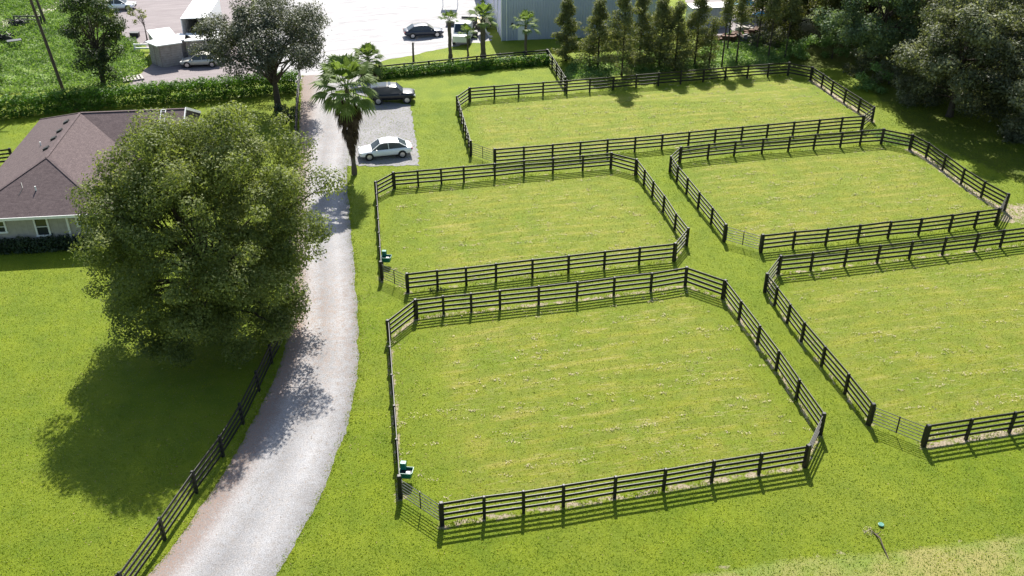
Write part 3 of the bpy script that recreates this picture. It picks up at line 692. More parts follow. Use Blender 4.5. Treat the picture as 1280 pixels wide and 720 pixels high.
# ------------------------------------------------------------------ house
n = Nt('roof_shingle'); sep = n.t.nodes.new('ShaderNodeSeparateXYZ'); n.L(n.obj, sep.inputs[0])
rowz = n.math('FRACT', n.math('MULTIPLY', sep.outputs[2], 15.0)); tabs = n.noise(3.2, 4, .8, n.obj, (1, 1, 3)); sp = n.noise(26, 3, .85, n.obj)
c = n.ramp(tabs, [(.3, (.075, .054, .056)), (.7, (.14, .105, .104))]); c = n.mix(n.ramp(rowz, [(0., .35), (.18, 0.)]), c, (.05, .035, .036))
c = n.mix(.7, c, n.mix(1.0, c, n.ramp(sp, [(.32, .35), (.5, 1.), (.68, 1.8)]), 'MULTIPLY')); n.col(c); n.bump(sp, .6, .03); n.p(.9, 0, .25); M['roof'] = n.m
n = Nt('house_siding'); sep = n.t.nodes.new('ShaderNodeSeparateXYZ'); n.L(n.obj, sep.inputs[0])
bat = n.ramp(n.math('FRACT', n.math('MULTIPLY', sep.outputs[0], 2.4)), [(.0, .75), (.08, 1.)]); n.col(n.mix(1.0, n.ramp(n.noise(4, 4, .6, n.obj), [(.3, (.33, .31, .27)), (.7, (.42, .39, .34))]), bat, 'MULTIPLY')); n.p(.8); M['siding'] = n.m
hr = math.radians(6.5)
house = empty('brown_roof_house', (-33.9, 64.8, 0), hr); tag(house, 'single storey beige house with a large brown shingle hip roof, cut by the left edge', 'house')
E_ = 5.15; zr, ze = 5.0, 2.7
def hip(u0, u1, v0, v1, ra, rb):
    lo = ze-.14
    top = [(u0,v0,ze),(u1,v0,ze),(u1,v1,ze),(u0,v1,ze),(ra[0],ra[1],zr),(rb[0],rb[1],zr)]
    bot = [(x,y,lo) for x,y,z in top[:4]]
    return top+bot
rm = MB()
rm.add(hip(-E_, E_, -E_, 14.15, (0, 0), (0, 9)), [(0,1,4),(1,2,5,4),(2,3,5),(3,0,4,5),(0,6,7,1),(1,7,8,2),(2,8,9,3),(3,9,6,0),(9,8,7,6)])
# wing gable
lo = ze-.142; we = 8.3
rm.add([(0.02,9,zr-.003),(we,9,zr-.003),(we,3.86,ze+.004),(0.02,3.86,ze+.004),(we,14.14,ze+.004),(0.02,14.14,ze+.004),(we,3.86,lo),(we,14.14,lo),(0.02,3.86,lo),(0.02,14.14,lo)],
       [(3,2,1,0),(0,1,4,5),(2,6,7,4,1),(2,3,8,6),(4,7,9,5),(8,9,7,6)])
roof = rm.build('roof', M['roof'], house)
cap = MB()
for a, b in (((0,0,zr),(0,9,zr)), ((0,9,zr),(we,9,zr)), ((-E_,-E_,ze),(0,0,zr)), ((E_,-E_,ze),(0,0,zr)), ((-E_,14.15,ze),(0,9,zr)), ):
    cap.beam(Vector(a)+Vector((0,0,.012)), Vector(b)+Vector((0,0,.012)), .2, .02)
cap.build('ridge_cap', M['roof'], roof)
MB().box((0, 4.5, 1.27), (9.4, 17.9, 2.54)).box((6.2, 9.0, 1.27), (3.4, 9.4, 2.54)).build('wall', M['siding'], house)
fs = MB()
fs.box((0, -E_-.02, ze-.08), (2*E_+.08, .05, .2)).box((E_+.02, -.7, ze-.08), (.05, 8.8, .2))
fs.build('fascia', M['white'], house)
MB().beam((we+.03, 3.8, ze+.02), (we+.03, 9, zr+.02), .06, .22).beam((we+.03, 9, zr+.02), (we+.03, 14.2, ze+.02), .06, .22).build('rake_trim', M['white'], house)
wf = -4.5+.05-.03
def win(u, w, z0, z1):
    f = MB(); y0 = -4.47
    f.box((u, y0-.03, z1+.05), (w+.24, .07, .12)).box((u, y0-.03, z0-.05), (w+.3, .09, .12)).box((u-w/2-.06, y0-.03, (z0+z1)/2), (.12, .07, z1-z0)).box((u+w/2+.06, y0-.03, (z0+z1)/2), (.12, .07, z1-z0)).box((u, y0-.028, (z0+z1)/2), (w, .04, .05))
    fo = f.build('window', M['white'], house); MB().box((u, y0-.005, (z0+z1)/2), (w, .02, z1-z0)).build('pane', M['wglass'], fo)
win(-3.2, 1.7, 1.35, 2.15); win(.15, .75, .95, 2.25); win(3.3, 1.3, 1.55, 2.15)
MB().box((1.95, -4.5, 1.25), (.14, .1, 2.5)).box((4.7, -4.46, 1.25), (.14, .14, 2.5)).box((-1.4, -4.5, .42), (3.0, .08, .12)).build('corner_board', M['white'], house)
slope = (zr-ze)/E_
for (px, py) in ((87,153), (79,164), (72,173.5), (61,186)):
    # on the left hand slope, just below the ridge
    gx_, gy_ = G(px, py, 4.62); d = Vector((gx_+33.9, gy_-64.8)); u = d.x*math.cos(-hr)-d.y*math.sin(-hr); v = d.x*math.sin(-hr)+d.y*math.cos(-hr)
    u = -.85; MB().box((u, v, zr+u*slope+.07), (.42, .42, .13), 0, -math.atan(slope)).build('roof_vent', M['dark'], house)
for (u, v) in ((-1.9, 4.4), (-.2, -2.9)):
    z = zr+(u*slope if v > 0 else v*slope); MB().cyl((u, v, z+.14), .05, .34, 10).build('vent_pipe', M['white'], house)
MB().tube([(-1.35,-2.2,zr-2.2*slope+.03),(-1.15,-2.7,zr-2.7*slope+.03),(-1.3,-3.3,zr-3.3*slope+.03)], .018, 6).build('conduit', M['galv'], house)
for u in (6.6,):
    f = MB(); 
    for du in (-.18, .18): f.beam((u+du, 5.6, zr-3.4*slope+.06), (u+du, 8.9, zr-.1*slope+.10), .05, .05)
    f.beam((u-.2, 8.9, zr+.02), (u+.2, 8.9, zr+.02), .07, .05)
    for k in range(9): 
        v = 5.8+k*.36; f.beam((u-.18, v, zr-(9-v)*slope+.08), (u+.18, v, zr-(9-v)*slope+.08), .02, .02)
    o = f.build('ladder', M['white']); o.location = (-33.9, 64.8, 0); o.rotation_euler = (0, 0, hr); tag(o, 'white ladder lying up the far wing of the brown roof', 'ladder')

# ------------------------------------------------------------------ metal building and yard
n = Nt('corrugated_metal'); sep = n.t.nodes.new('ShaderNodeSeparateXYZ'); n.L(n.obj, sep.inputs[0])
w1 = n.math('FRACT', n.math('MULTIPLY', n.math('ADD', sep.outputs[0], sep.outputs[1]), 3.2))
hh = n.ramp(w1, [(.0, 0.), (.12, 1.), (.28, 1.), (.4, 0.)]); n.col(n.mix(n.noise(.6, 4, .6, n.obj), (.42, .46, .60), (.54, .58, .74))); n.bump(hh, 1.0, .04); n.p(.45, .3, .5); M['corr'] = n.m
bx, by = G(627.5, 51); bz = math.radians(8)
bld = empty('metal_building', (bx, by, 0), bz); tag(bld, 'grey corrugated metal building behind the small palms, cut by the top edge', 'building')
BL, BW, BH = 18.5, 24.0, 5.5
MB().add([(0,0,0),(BL,0,0),(BL,BW,0),(0,BW,0),(0,0,BH),(BL,0,BH),(BL,BW,BH),(0,BW,BH)], [(0,1,5,4),(1,2,6,5),(2,3,7,6),(3,0,4,7)]).build('wall', M['corr'], bld)
MB().add([(-.3,-.3,BH),(BL+.3,-.3,BH),(BL+.3,BW+.3,BH),(-.3,BW+.3,BH),(-.3,BW/2,BH+1.8),(BL+.3,BW/2,BH+1.8)], [(0,1,5,4),(2,3,4,5),(1,2,5),(3,0,4),(3,2,1,0)]).build('roof', M['corr'], bld)
for (u, v) in ((-.035, 0), (.55, -.035), (-.035, 3.6), (-.035, 7.2)):
    MB().box((u+.0, v, BH/2), (.12, .12, BH)).build('downpipe', M['white'], bld)
MB().box((2.35, -.03, 1.05), (1.0, .06, 2.1)).build('door', M['whitemetal'], bld)
MB().box((1.2, -.05, 1.9), (.22, .1, .3)).build('wall_box', M['galv'], bld)

# containers / slatted storage block with pale flat roof
n = Nt('weathered_slats'); sep = n.t.nodes.new('ShaderNodeSeparateXYZ'); n.L(n.obj, sep.inputs[0])
w1 = n.math('FRACT', n.math('MULTIPLY', sep.outputs[2], 4.2)); w2 = n.ramp(w1, [(.0, .45), (.1, 1.)])
n.col(n.mix(1.0, n.ramp(n.noise(2.2, 5, .7, n.obj, (1, 1, 3)), [(.3, (.27, .22, .2)), (.7, (.5, .44, .42))]), w2, 'MULTIPLY')); n.p(.85); M['slats'] = n.m
def shed(ax, ay, bx_, by_, depth, h, label, name='storage_shed'):
    a = Vector((ax, ay)); b = Vector((bx_, by_)); d = b-a; r = empty(name, (a.x, a.y, 0), math.atan2(d.y, d.x)); tag(r, label, 'shed', 'slatted sheds with pale flat roofs'); w = d.length
    MB().add([(0,0,0),(w,0,0),(w,depth,0),(0,depth,0),(0,0,h),(w,0,h),(w,depth,h),(0,depth,h)], [(0,1,5,4),(1,2,6,5),(2,3,7,6),(3,0,4,7)]).build('wall', M['slats'], r)
    MB().box((w/2, depth/2-.1, h+.06), (w+.2, depth+.3, .12)).build('roof', M['white'], r)
    for k in range(1, int(w/1.6)+1): MB().box((k*w/(int(w/1.6)+1), -.03, h/2), (.09, .06, h)).build('batten', M['slats'], r)
p1, p2, p3, p4 = G(190,79), G(203,84.5), G(232,80.5), G(285,77)
shed(*p1, *p2, 4.0, 2.3, 'left end of the slatted shed row, set at an angle')
shed(p2[0]+.1, p2[1], p3[0]-.1, p3[1], 6.2, 2.35, 'middle slatted shed of the row left of the cream car')
shed(p3[0]+.15, p3[1]+.8, p4[0], p4[1]+.8, 2.6, 2.3, 'right slatted shed partly behind the cream car and the grey green oak')
tr_ = empty('box_trailer', (-34.9, 105.4, 0), math.radians(6)); tag(tr_, 'white box trailer with its dark open end facing the camera, behind the sheds', 'trailer')
w, l, z0, z1 = 2.9, 8.5, .8, 3.9
bt = MB(); bt.box((0, l/2, z0+.05), (w, l, .1)).box((0, l/2, z1-.04), (w, l, .08)).box((-w/2+.04, l/2, (z0+z1)/2), (.08, l-.01, z1-z0-.2)).box((w/2-.04, l/2, (z0+z1)/2), (.08, l-.01, z1-z0-.2)).box((0, l-.05, (z0+z1)/2), (w-.2, .08, z1-z0-.2))
bt.build('box_body', M['whitemetal'], tr_)
MB().box((0, l*.5, z0+.5), (w-.3, l*.6, .7)).box((.3, l*.4, z0+1.1), (1.2, 1.2, .6)).build('cargo', M['dark'], tr_)
for sx in (-1, 1):
    for yy in (5.6, 6.6): wl_ = MB().cyl((sx*(w/2-.2), yy, .42), .42, .26, 16, 'x').build('wheel', M['tyre'], tr_)

# ------------------------------------------------------------------ vehicles
def car(name, loc, rz, paintm, label, L=4.65, W_=1.82, Ht=1.46, kind='sedan', cat='car'):
    """front points to +x"""
    r = empty(name, loc, rz); tag(r, label, cat)
    hb = .88 if kind == 'suv' else .78    # belt height
    g0 = .24 if kind == 'suv' else .17
    if kind == 'suv':
        st = [(-.5,.82,.55,.9),(-.485,.93,.32,1.0),(-.4,.99,g0,1.02),(-.2,1,g0,1.0),(.1,1,g0,1.03),(.24,1,g0,1.03),(.38,.98,g0,.99),(.46,.92,.28,.92),(.495,.78,.4,.76)]
        cab = [(-.485,.74,1.02,.80),(-.44,.80,1.55,.68),(-.3,.83,1.66,.70),(-.05,.84,1.68,.70),(.10,.83,1.6,.68),(.235,.78,1.04,.78)]
    else:
        st = [(-.5,.80,.45,.78),(-.485,.90,.30,.88),(-.40,.97,g0,.93),(-.2,1,g0,.90),(.1,1,g0,.87),(.22,1,g0,.84),(.38,.97,g0,.76),(.455,.90,.22,.68),(.497,.74,.34,.56)]
        cab = [(-.40,.72,.93,.74),(-.25,.79,1.34,.62),(-.1,.80,1.43,.62),(.03,.80,1.42,.62),(.10,.79,1.34,.62),(.25,.76,.86,.76)]
    sc = Ht/(1.68 if kind == 'suv' else 1.43)
    V = []; F = []
    prof = [(-.86,0),(-1,.35),(-1.0,.7),(-.93,.94),(-.6,1.0),(0,1.03),(.6,1.0),(.93,.94),(1.0,.7),(1,.35),(.86,0)]; k = len(prof)
    for (sx, sw, zb, zt) in st:
        for (py, pz) in prof: V.append((sx*L, py*sw*W_/2, (zb+(zt-zb)*pz)*sc))
    for i in range(len(st)-1):
        for j in range(k): F.append((i*k+j, (i+1)*k+j, (i+1)*k+(j+1) % k, i*k+(j+1) % k))
    F.append(tuple(range(k))); F.append(tuple((len(st)-1)*k+j for j in range(k))[::-1])
    b = MB().add(V, F); o = b.build('body', paintm, r, smooth=True)
    sb = o.modifiers.new('s', 'SUBSURF'); sb.levels = 1; sb.render_levels = 1
    # glasshouse
    V = []; F = []; base = hb*sc
    cp = [(-1, 0), (-.86, 1), (-.45, 1.03), (.45, 1.03), (.86, 1), (1, 0)]
    for (sx, hw, zt, tw) in cab:
        zb_ = base; zt_ = zt*sc
        if zt_ < zb_+.02: zb_ = zt_-.08
        V += [(sx*L, -hw*W_/2*1.06, zb_), (sx*L, -tw*W_/2*1.12, zt_-.05), (sx*L, -tw*W_/2*.85, zt_), (sx*L, tw*W_/2*.85, zt_), (sx*L, tw*W_/2*1.12, zt_-.05), (sx*L, hw*W_/2*1.06, zb_)]
    for i in range(len(cab)-1):
        for j in range(5): F.append((i*6+j, (i+1)*6+j, (i+1)*6+j+1, i*6+j+1))
    F.append(tuple(range(6))); F.append(tuple(range(30, 36))[::-1])
    MB().add(V, F).build('windows', M['glass'], r)
    # roof skin, slightly proud
    V2 = []; F2 = []; idx = [1, 2, 3, 4]
    xs = [(-.25 if kind != 'suv' else -.46), -.1, .03, .095]
    rs_ = []
    for s_ in xs:
        for a, b_ in zip(cab, cab[1:]):
            if a[0] <= s_ <= b_[0]:
                t = (s_-a[0])/(b_[0]-a[0]); rs_.append((s_, a[2]+(b_[2]-a[2])*t, a[3]+(b_[3]-a[3])*t)); break
    for (sx, zt, tw) in rs_:
        zt = zt*sc; V2 += [(sx*L, -tw*W_/2*1.14, zt-.055), (sx*L, -tw*W_/2*.86, zt+.012), (sx*L, tw*W_/2*.86, zt+.012), (sx*L, tw*W_/2*1.14, zt-.055)]
    for i in range(len(rs_)-1):
        for j in range(3): F2.append((i*4+j, (i+1)*4+j, (i+1)*4+j+1, i*4+j+1))
    ro = MB().add(V2, F2).build('roof', paintm, r, smooth=True)
    for s in (-1, 1):
        for (a, b_) in ((cab[-1], cab[-2]), (cab[0], cab[1])):
            MB().beam((a[0]*L, s*a[1]*W_/2*1.05, max(base, a[2]*sc-.05)), (b_[0]*L, s*b_[3]*W_/2*1.10, b_[2]*sc-.03), .07, .05).build('pillar', paintm, r)
        zt = (cab[2][2]*sc)-.05
        MB().beam((-.06*L, s*W_/2*.87, base), (-.05*L, s*.62*W_/2*1.16, zt), .07, .05).build('pillar', paintm, r)
        MB().box((.17*L, s*W_*.53, base+.08), (.12, .2, .13)).build('mirror', paintm, r, bevel=.03)
        MB().box((.468*L, s*W_*.34, .62*sc+(.1 if kind == 'suv' else 0)), (.16, .38, .13)).build('headlight', M['lamp'], r, bevel=.03)
        MB().box((-.485*L, s*W_*.36, .72*sc+(.12 if kind == 'suv' else 0)), (.12, .34, .16)).build('taillight', M['red'], r, bevel=.03)
        MB().box((-.02*L, s*(W_/2-.005), .62*sc), (.2, .03, .03)).build('door_handle', paintm, r)
        for fx in (-.3, .31):
            R = .36 if kind == 'suv' else .32
            ar = MB().cyl((fx*L, s*(W_/2-.1), R+.01), R*1.13, .225, 22, 'y').build('wheel_arch', M['dark'], r)
            wh = MB().cyl((fx*L, s*(W_/2-.085), R), R, .23, 22, 'y').build('wheel', M['tyre'], r)
            rmb = MB().cyl((fx*L, s*(W_/2+.025), R), R*.64, .025, 18, 'y')
            ro_ = rmb.build('rim', M['rim'], wh)
    MB().box((.49*L, 0, .42*sc), (.06, W_*.5, .2)).build('grille', M['dark'], r)
    return r
a, b = G(463,201), G(502,197.5)
mid = Vector(((a[0]+b[0])/2, (a[1]+b[1])/2)); ang = math.atan2(b[1]-a[1], b[0]-a[0])
car('sedan', (mid.x-.15, mid.y+.85, .022), ang+PI, M['pwhite'], 'white sedan parked on the gravel pad beside the tall palm', 4.6, 1.82, 1.44)
a, b = G(472.5,131), G(506.5,129.5); mid = Vector(((a[0]+b[0])/2, (a[1]+b[1])/2)); ang = math.atan2(b[1]-a[1], b[0]-a[0])
car('suv', (mid.x, mid.y+.85, .022), ang, M['pblack'], 'black suv parked at the rear end of the gravel pad', 4.55, 1.9, 1.76, 'suv')
a, b = G(515,48.5), G(545,46.5); mid = Vector(((a[0]+b[0])/2, (a[1]+b[1])/2)); ang = math.atan2(b[1]-a[1], b[0]-a[0])
car('sedan', (mid.x-.1, mid.y+.85, .008), ang, M['pgrey'], 'dark grey sedan on the pale lot behind the rear hedge', 4.7, 1.85, 1.45)
x, y = G(247,85); car('sedan', (x+.2, y+.9, .006), PI+.08, M['psilver'], 'cream car in front of the slatted sheds, half under the grey green oak', 4.3, 1.75, 1.42)

# things around the lot
def van(px, py, rz, label, L=3.6, W_=1.9, H=2.1):
    x, y = G(px, py); r = empty('work_truck', (x, y, 0), rz); tag(r, label, 'truck')
    MB().add([(-1.2,-.95,.5),(1.0,-.95,.5),(1.0,.95,.5),(-1.2,.95,.5),(-1.2,-.95,2.2),(.35,-.9,2.2),(.35,.9,2.2),(-1.2,.95,2.2),(1.0,-.95,1.25),(1.0,.95,1.25)],
        [(3,2,1,0),(4,5,6,7),(0,1,8,5,4),(3,7,6,9,2),(0,4,7,3),(1,2,9,8),(8,9,6,5)]).build('cab', M['whitemetal'], r, bevel=.06)
    MB().add([(1.0,-.8,1.33),(.42,-.78,2.1),(.42,.78,2.1),(1.0,.8,1.33)], [(0,3,2,1)]).build('windscreen', M['glass'], r, loc=(.035,0,.035))
    MB().box((1.5,0,.85), (1.1,1.75,.75)).build('bonnet', M['whitemetal'], r, bevel=.08)
    MB().box((-3.2,0,.85), (4.0,1.95,.14)).build('flatbed', M['galv'], r)
    for k in range(4): MB().box((-1.6-k*1.05,0,1.25), (.06,1.9,.7)).build('stake_panel', M['galv'], r)
    for s in (-1, 1):
        for xx in (1.3, -3.4): MB().cyl((xx, s*.85, .42), .42, .26, 18, 'y').build('wheel', M['tyre'], r)
van(579, 52, -PI/2-.12, 'white flatbed work truck between the small palms on the lot')
x, y = G(611,48); o = MB().box((0,0,1.05), (.12,2.6,2.1)).build('leaning_board', M['white'], None, (x-.2, y+1.6, 0), math.radians(12)); o.rotation_euler[1] = math.radians(-24); tag(o, 'white board leaning at the left side of the metal building', 'panel')
x, y = G(598,33)
r = empty('flat_trailer', (x, y, 0), math.radians(10)); tag(r, 'tan topped flat trailer left of the metal building', 'trailer')
MB().box((0,0,.62), (2.6,3.4,.14)).build('deck', M['tan'], r); MB().box((0,-1.8,.5), (2.5,.12,.2)).build('bumper', M['dark'], r)
for s in (-1, 1): MB().cyl((s*1.1,.2,.33), .33,.2,16,'x').build('wheel', M['tyre'], r)
x, y = G(563,9)
r = empty('blue_canopy', (x, y, 0)); tag(r, 'pale blue canopy at the top edge above the slim palm', 'canopy')
MB().add([(-1,-.8,2.1),(1,-.8,2.1),(1,.8,2.1),(-1,.8,2.1),(0,0,2.6)], [(0,1,4),(1,2,4),(2,3,4),(3,0,4),(3,2,1,0)]).build('cover', M['blue'], r)
for sx in (-.95,.95):
    for sy in (-.75,.75): MB().cyl((sx,sy,1.05), .03,2.1,8).build('leg', M['whitemetal'], r)
for i, (px, py, sx, sy, sz, mt, lb) in enumerate([(609,15,1.0,.8,.9,'whitemetal','white crate on the pale lot beside the far side of the metal building'),(566,32,1.6,.7,.5,'galv','low grey crate left of the white work truck'),(592,47,.9,.7,.7,'dark','dark crate between the two thicker palms')]):
    x, y = G(px, py); r = empty('crate', (x, y, 0), .1*i); tag(r, lb, 'crate', 'crates around the lot')
    MB().box((0,0,sz/2), (sx,sy,sz)).build('box', M[mt], r, bevel=.03); MB().box((0,0,sz+.03), (sx+.06,sy+.06,.06)).build('lid', M[mt], r)

# scrap yard glimpsed between the slim trees
random.seed(21)
def tent(px, py, w, d, h, mat, label, rz=.3):
    x, y = G(px, py); r = empty('tarp_tent', (x, y, 0), rz); tag(r, label, 'tarp', 'tarps behind the slim trees')
    MB().add([(-w/2,-d/2,h),(w/2,-d/2,h*.85),(w/2,d/2,h),(-w/2,d/2,h*.9),(0,0,h*1.3)], [(0,1,4),(1,2,4),(2,3,4),(3,0,4),(3,2,1,0)]).build('cover', M[mat], r)
    for sx in (-1,1):
        for sy in (-1,1): MB().cyl((sx*w*.46, sy*d*.46, h*.43), .04, h*.86, 6).build('leg', M['dark'], r)
tent(928, 22, 3.0, 2.4, 1.9, 'blue', 'larger blue tarp between the slim trunks near the top edge')
tent(950, 33, 1.8, 1.5, 1.5, 'blue', 'small blue tarp right of the larger one')
sheet('scrap_yard_floor', [G(870,38), G(905,54), G(950,58), G(965,30), G(950,-20), G(850,-20)], .005, M['lot'], .5, .15, lambda c: .15)
x, y = G(888,38); r = empty('shipping_crate', (x, y+2, 0), .15); tag(r, 'long pale grey container behind the slim trees', 'container')
MB().box((0,0,1.2), (5.0,2.2,2.4)).build('box', M['corr'], r); MB().box((0,0,2.44), (5.1,2.3,.08)).build('roof', M['white'], r)
for i, (px, py, lb, mt) in enumerate([(905,52,'rusty scrap heap at the left end of the yard behind the slim trees','rust'),(917,50,'rusty scrap heap between two slim trunks','rust'),(935,52,'grey scrap heap behind the slim trunks','galv'),(926,40,'tan scrap heap below the larger blue tarp','concrete'),(942,46,'rusty scrap heap below the small blue tarp','rust')]):
    x, y = G(px, py); m = MB()
    for k in range(16): m.box((random.uniform(-1,1), random.uniform(-.6,.6), random.uniform(.1,.7)), (random.uniform(.2,1.2), random.uniform(.1,.6), random.uniform(.08,.5)), random.uniform(0,3), random.uniform(-.5,.5))
    tag(m.build('scrap_heap', M[mt], None, (x, y, 0)), lb, 'scrap', 'scrap heaps behind the slim trees')
for i, (px, py, lb) in enumerate([(22,34,'black heap of old frames beside the sand track, top left'),(6,52,'dark heap of junk at the left edge of the weedy field')]):
    x, y = G(px, py); m = MB()
    for k in range(26):
        p = Vector((random.uniform(-1.2,1.2), random.uniform(-.8,.8), random.uniform(.1,1.1))); q = p+Vector((random.uniform(-1,1), random.uniform(-.5,.5), random.uniform(-.4,.5))); q.z = max(q.z, .05)
        m.tube([p, q], .05, 5)
    for k in range(5): m.cyl((random.uniform(-.9,.9), random.uniform(-.5,.5), .4), .38, .1, 14, 'y')
    tag(m.build('junk_heap', M['dark'], None, (x, y, 0)), lb, 'junk', 'junk heaps in the weedy field')
x, y = G(20,59); r = empty('work_table', (x, y, 0), .5); tag(r, 'pale blue grey table standing in the weeds at the left', 'table')
MB().box((0,0,.8), (1.5,.8,.05)).build('tabletop', M['galv'], r)
for sx in (-1,1):
    for sy in (-1,1): MB().cyl((sx*.68, sy*.33, .39), .03, .78, 6).build('leg', M['galv'], r)
x, y = G(36,30); r = empty('rail_barrier', (x, y, 0), .02); tag(r, 'low dark rail right of the black heap, top left', 'barrier')
for z in (.5, .95): MB().box((0,0,z), (3.4,.1,.12)).build('rail', M['dark'], r)
for u in (-1.6, 0, 1.6): MB().box((u,0,.5), (.12,.14,1.0)).build('post', M['dark'], r)
for k, (px, py) in enumerate([(157,14),(169,46)]):
    x, y = G(px, py)
    if k == 0: car('sedan', (x-1.2, y+1, .005), .1, M['pwhite'], 'white car at the top edge behind the dense dark evergreen', 4.4, 1.8, 1.45)
    else:
        r = empty('crate', (x, y, 0)); tag(r, 'dark low crate right of the dense dark evergreen', 'crate', 'crates around the lot'); MB().box((0,0,.25), (1.0,.6,.5)).build('box', M['dark'], r, bevel=.03); MB().box((0,0,.53), (1.06,.66,.05)).build('lid', M['galv'], r)
x, y = G(196,64); r = empty('white_barrier', (x-1.2, y, 0), .0); tag(r, 'white low rail barrier left of the shed roofs', 'barrier')
for z in (.35, .75): MB().box((0,0,z), (2.6,.12,.16)).build('rail', M['white'], r)
for u in (-1.2, 1.2): MB().box((u,0,.42), (.14,.16,.84)).build('post', M['white'], r)
x, y = G(166,99); r = empty('pallet', (x, y, 0), .5); tag(r, 'broken pale pallet at the corner of the dirt yard by the hedge', 'pallet')
for k in range(6): MB().box((-.9+k*.36,0,.17), (.2,1.6,.03)).build('slat', M['concrete'], r)
for k in (-.7,0,.7): MB().box((0,k,.08), (2.1,.09,.14)).build('runner', M['concrete'], r)
# downed stuff near the dark lawn corner left of house
def pole(px, py, tilt, h, label):
    x, y = G(px, py); r = empty('utility_pole', (x, y, 0)); tag(r, label, 'pole', 'wooden utility poles in the weedy field')
    t = Vector((math.sin(tilt), .0, math.cos(tilt)))
    MB().tube([-t*.1, t*h*.5, t*h], [.17, .145, .12], 12).build('shaft', M['pole'], r)
    p = t*(h-.5); MB().box((p.x, p.y+.17, p.z), (2.2,.1,.12)).build('crossarm', M['pole'], r)
    for s in (-.95,-.4,.4,.95): MB().cyl((p.x+s, p.y+.17, p.z+.13), .04, .16, 8).build('insulator', M['concrete'], r)
pole(79, 113, -math.radians(6.0), 12, 'nearer leaning utility pole rising from the hedge')
pole(57, 29, -math.radians(7.5), 12, 'farther leaning utility pole by the sand track')
# stick and dish at the bottom right
m = MB(); a, b, c_ = G(1094,668), G(1103,684), G(1111,700)
m.tube([(a[0],a[1],.03),(a[0]*.5+b[0]*.5+.03,a[1]*.5+b[1]*.5,.16),(b[0],b[1],.1),(c_[0],c_[1],.03)], [.045,.035,.03,.015], 7)
m.tube([(a[0],a[1],.04),(a[0]-.25,a[1]+.25,.12)], [.03,.01], 6).tube([(a[0]+.02,a[1]-.05,.05),(a[0]+.28,a[1]+.05,.14)], [.025,.008], 5)
ox = Vector((a[0], a[1], 0)); m.v = [(v[0]-ox.x, v[1]-ox.y, v[2]) for v in m.v]
tag(m.build('fallen_branch', M['pole'], None, ox), 'bare fallen branch on the dry bank at the bottom right', 'branch')
x, y = G(1101,657); m = MB(); m.tube([(0,0,0),(0,0,.08),(0,0,.09),(0,0,.03)], [.10,.14,.12,.09], 16); tag(m.build('green_dish', M['green'], None, (x, y, .01)), 'small green dish lying in the grass above the fallen branch', 'dish')
x, y = G(1086,665); V, F = clump_leaves(np.array([[0,0,.08]]), np.array([.3]), 900, .1, .4, .5, .25); V[:,2] = np.maximum(V[:,2], .01)
tag(link('dry_grass_clump', np_mesh('dry', V, F), M['straw'], None, (x, y, 0)), 'pale dry grass clump beside the fallen branch', 'grass clump')
x, y = G(546,364); V, F = clump_leaves(np.array([[-.3,0,.12],[.15,0,.2],[.5,.1,.1]]), np.array([.28,.32,.22]), 700, .14, .6, .5, .3); V[:,2] = np.maximum(V[:,2], .01)
tag(link('weed_clump', np_mesh('weedc', V, F), M['shrub'], None, (x, y-.05, 0)), 'dark weed clump at the foot of a post of the middle paddock fence', 'weed')
# blown leaves on the grass and drive
n_ = 3600
kx = rng.normal(-15.5, 6, n_); ky = rng.normal(48, 8, n_); kx[3300:] = rng.uniform(-10, 26, 300); ky[3300:] = rng.uniform(30, 60, 300)
V, F = leaf_quads(np.stack([kx, ky, np.full(n_, .03)], 1), np.stack([rng.normal(0, .3, n_), rng.normal(0, .3, n_), np.ones(n_)], 1), rng.uniform(.04, .08, n_), rng.uniform(.03, .05, n_))
tag(link('fallen_leaves', np_mesh('fl', V, F), plain('fallen_leaf', (.3, .2, .12), .8, 0, .5, 8)), 'small brown leaves scattered on the driveway and lawn', 'leaves', kind='stuff')
# grass blades over the lawn
def blades(n, xr, yr, s):
    x = rng.uniform(*xr, n); y = yr[0]+(yr[1]-yr[0])*rng.random(n)**1.25
    k = ~inside([*dL, *dR[::-1]], x, y); k &= np.abs(x) < y*.57+6; x, y = x[k], y[k]; m = len(x); z = rng.uniform(.0, .02, m)
    a = rng.uniform(0, 2*PI, m); l = s*(.5+rng.random(m)); w = l*.55
    V = np.stack([np.stack([x-np.cos(a)*w*.5, y-np.sin(a)*w*.5, z], 1), np.stack([x+np.cos(a)*w*.5, y+np.sin(a)*w*.5, z], 1), np.stack([x+rng.normal(0,.5,m)*l, y+rng.normal(0,.5,m)*l, z+l*.55], 1)], 1).reshape(-1, 3)
    return V, np.arange(3*m).reshape(m, 3)
V, F = blades(760000, (-62, 62), (28.5, 90), .075)
cxy = V.reshape(-1, 3, 3)[:,0,:2]; pk = np.zeros(len(cxy), bool)
for P_ in (A_run, B_run, C_poly, D_run, E_run): pk |= inside(P_, cxy[:,0], cxy[:,1])
left = np.ones(len(cxy), bool)
for P_, k_ in ((B_run, 3.2), (A_run, 2.2)): left &= ~((dist(P_[-6:], cxy[:,0], cxy[:,1]) < k_) & inside(P_, cxy[:,0], cxy[:,1]) & (rng.random(len(cxy)) < .6))
pk &= left
ca_, sa_ = math.cos(.225), math.sin(.225); rx_ = cxy[:,0]*ca_+cxy[:,1]*sa_; ry_ = cxy[:,1]*ca_-cxy[:,0]*sa_
fur = np.sin((ry_+.3*np.sin(rx_*.31))*5.2)+rng.normal(0, .25, len(cxy)) < -.25
fur &= (np.sin(rx_*.21+ry_*.6)+np.sin(rx_*.13-ry_*.9+2)+rng.normal(0, .5, len(cxy))) > -.5
fr_ = pk & fur; pk = pk & ~fur; keep_ = rng.random(len(cxy)) < .55
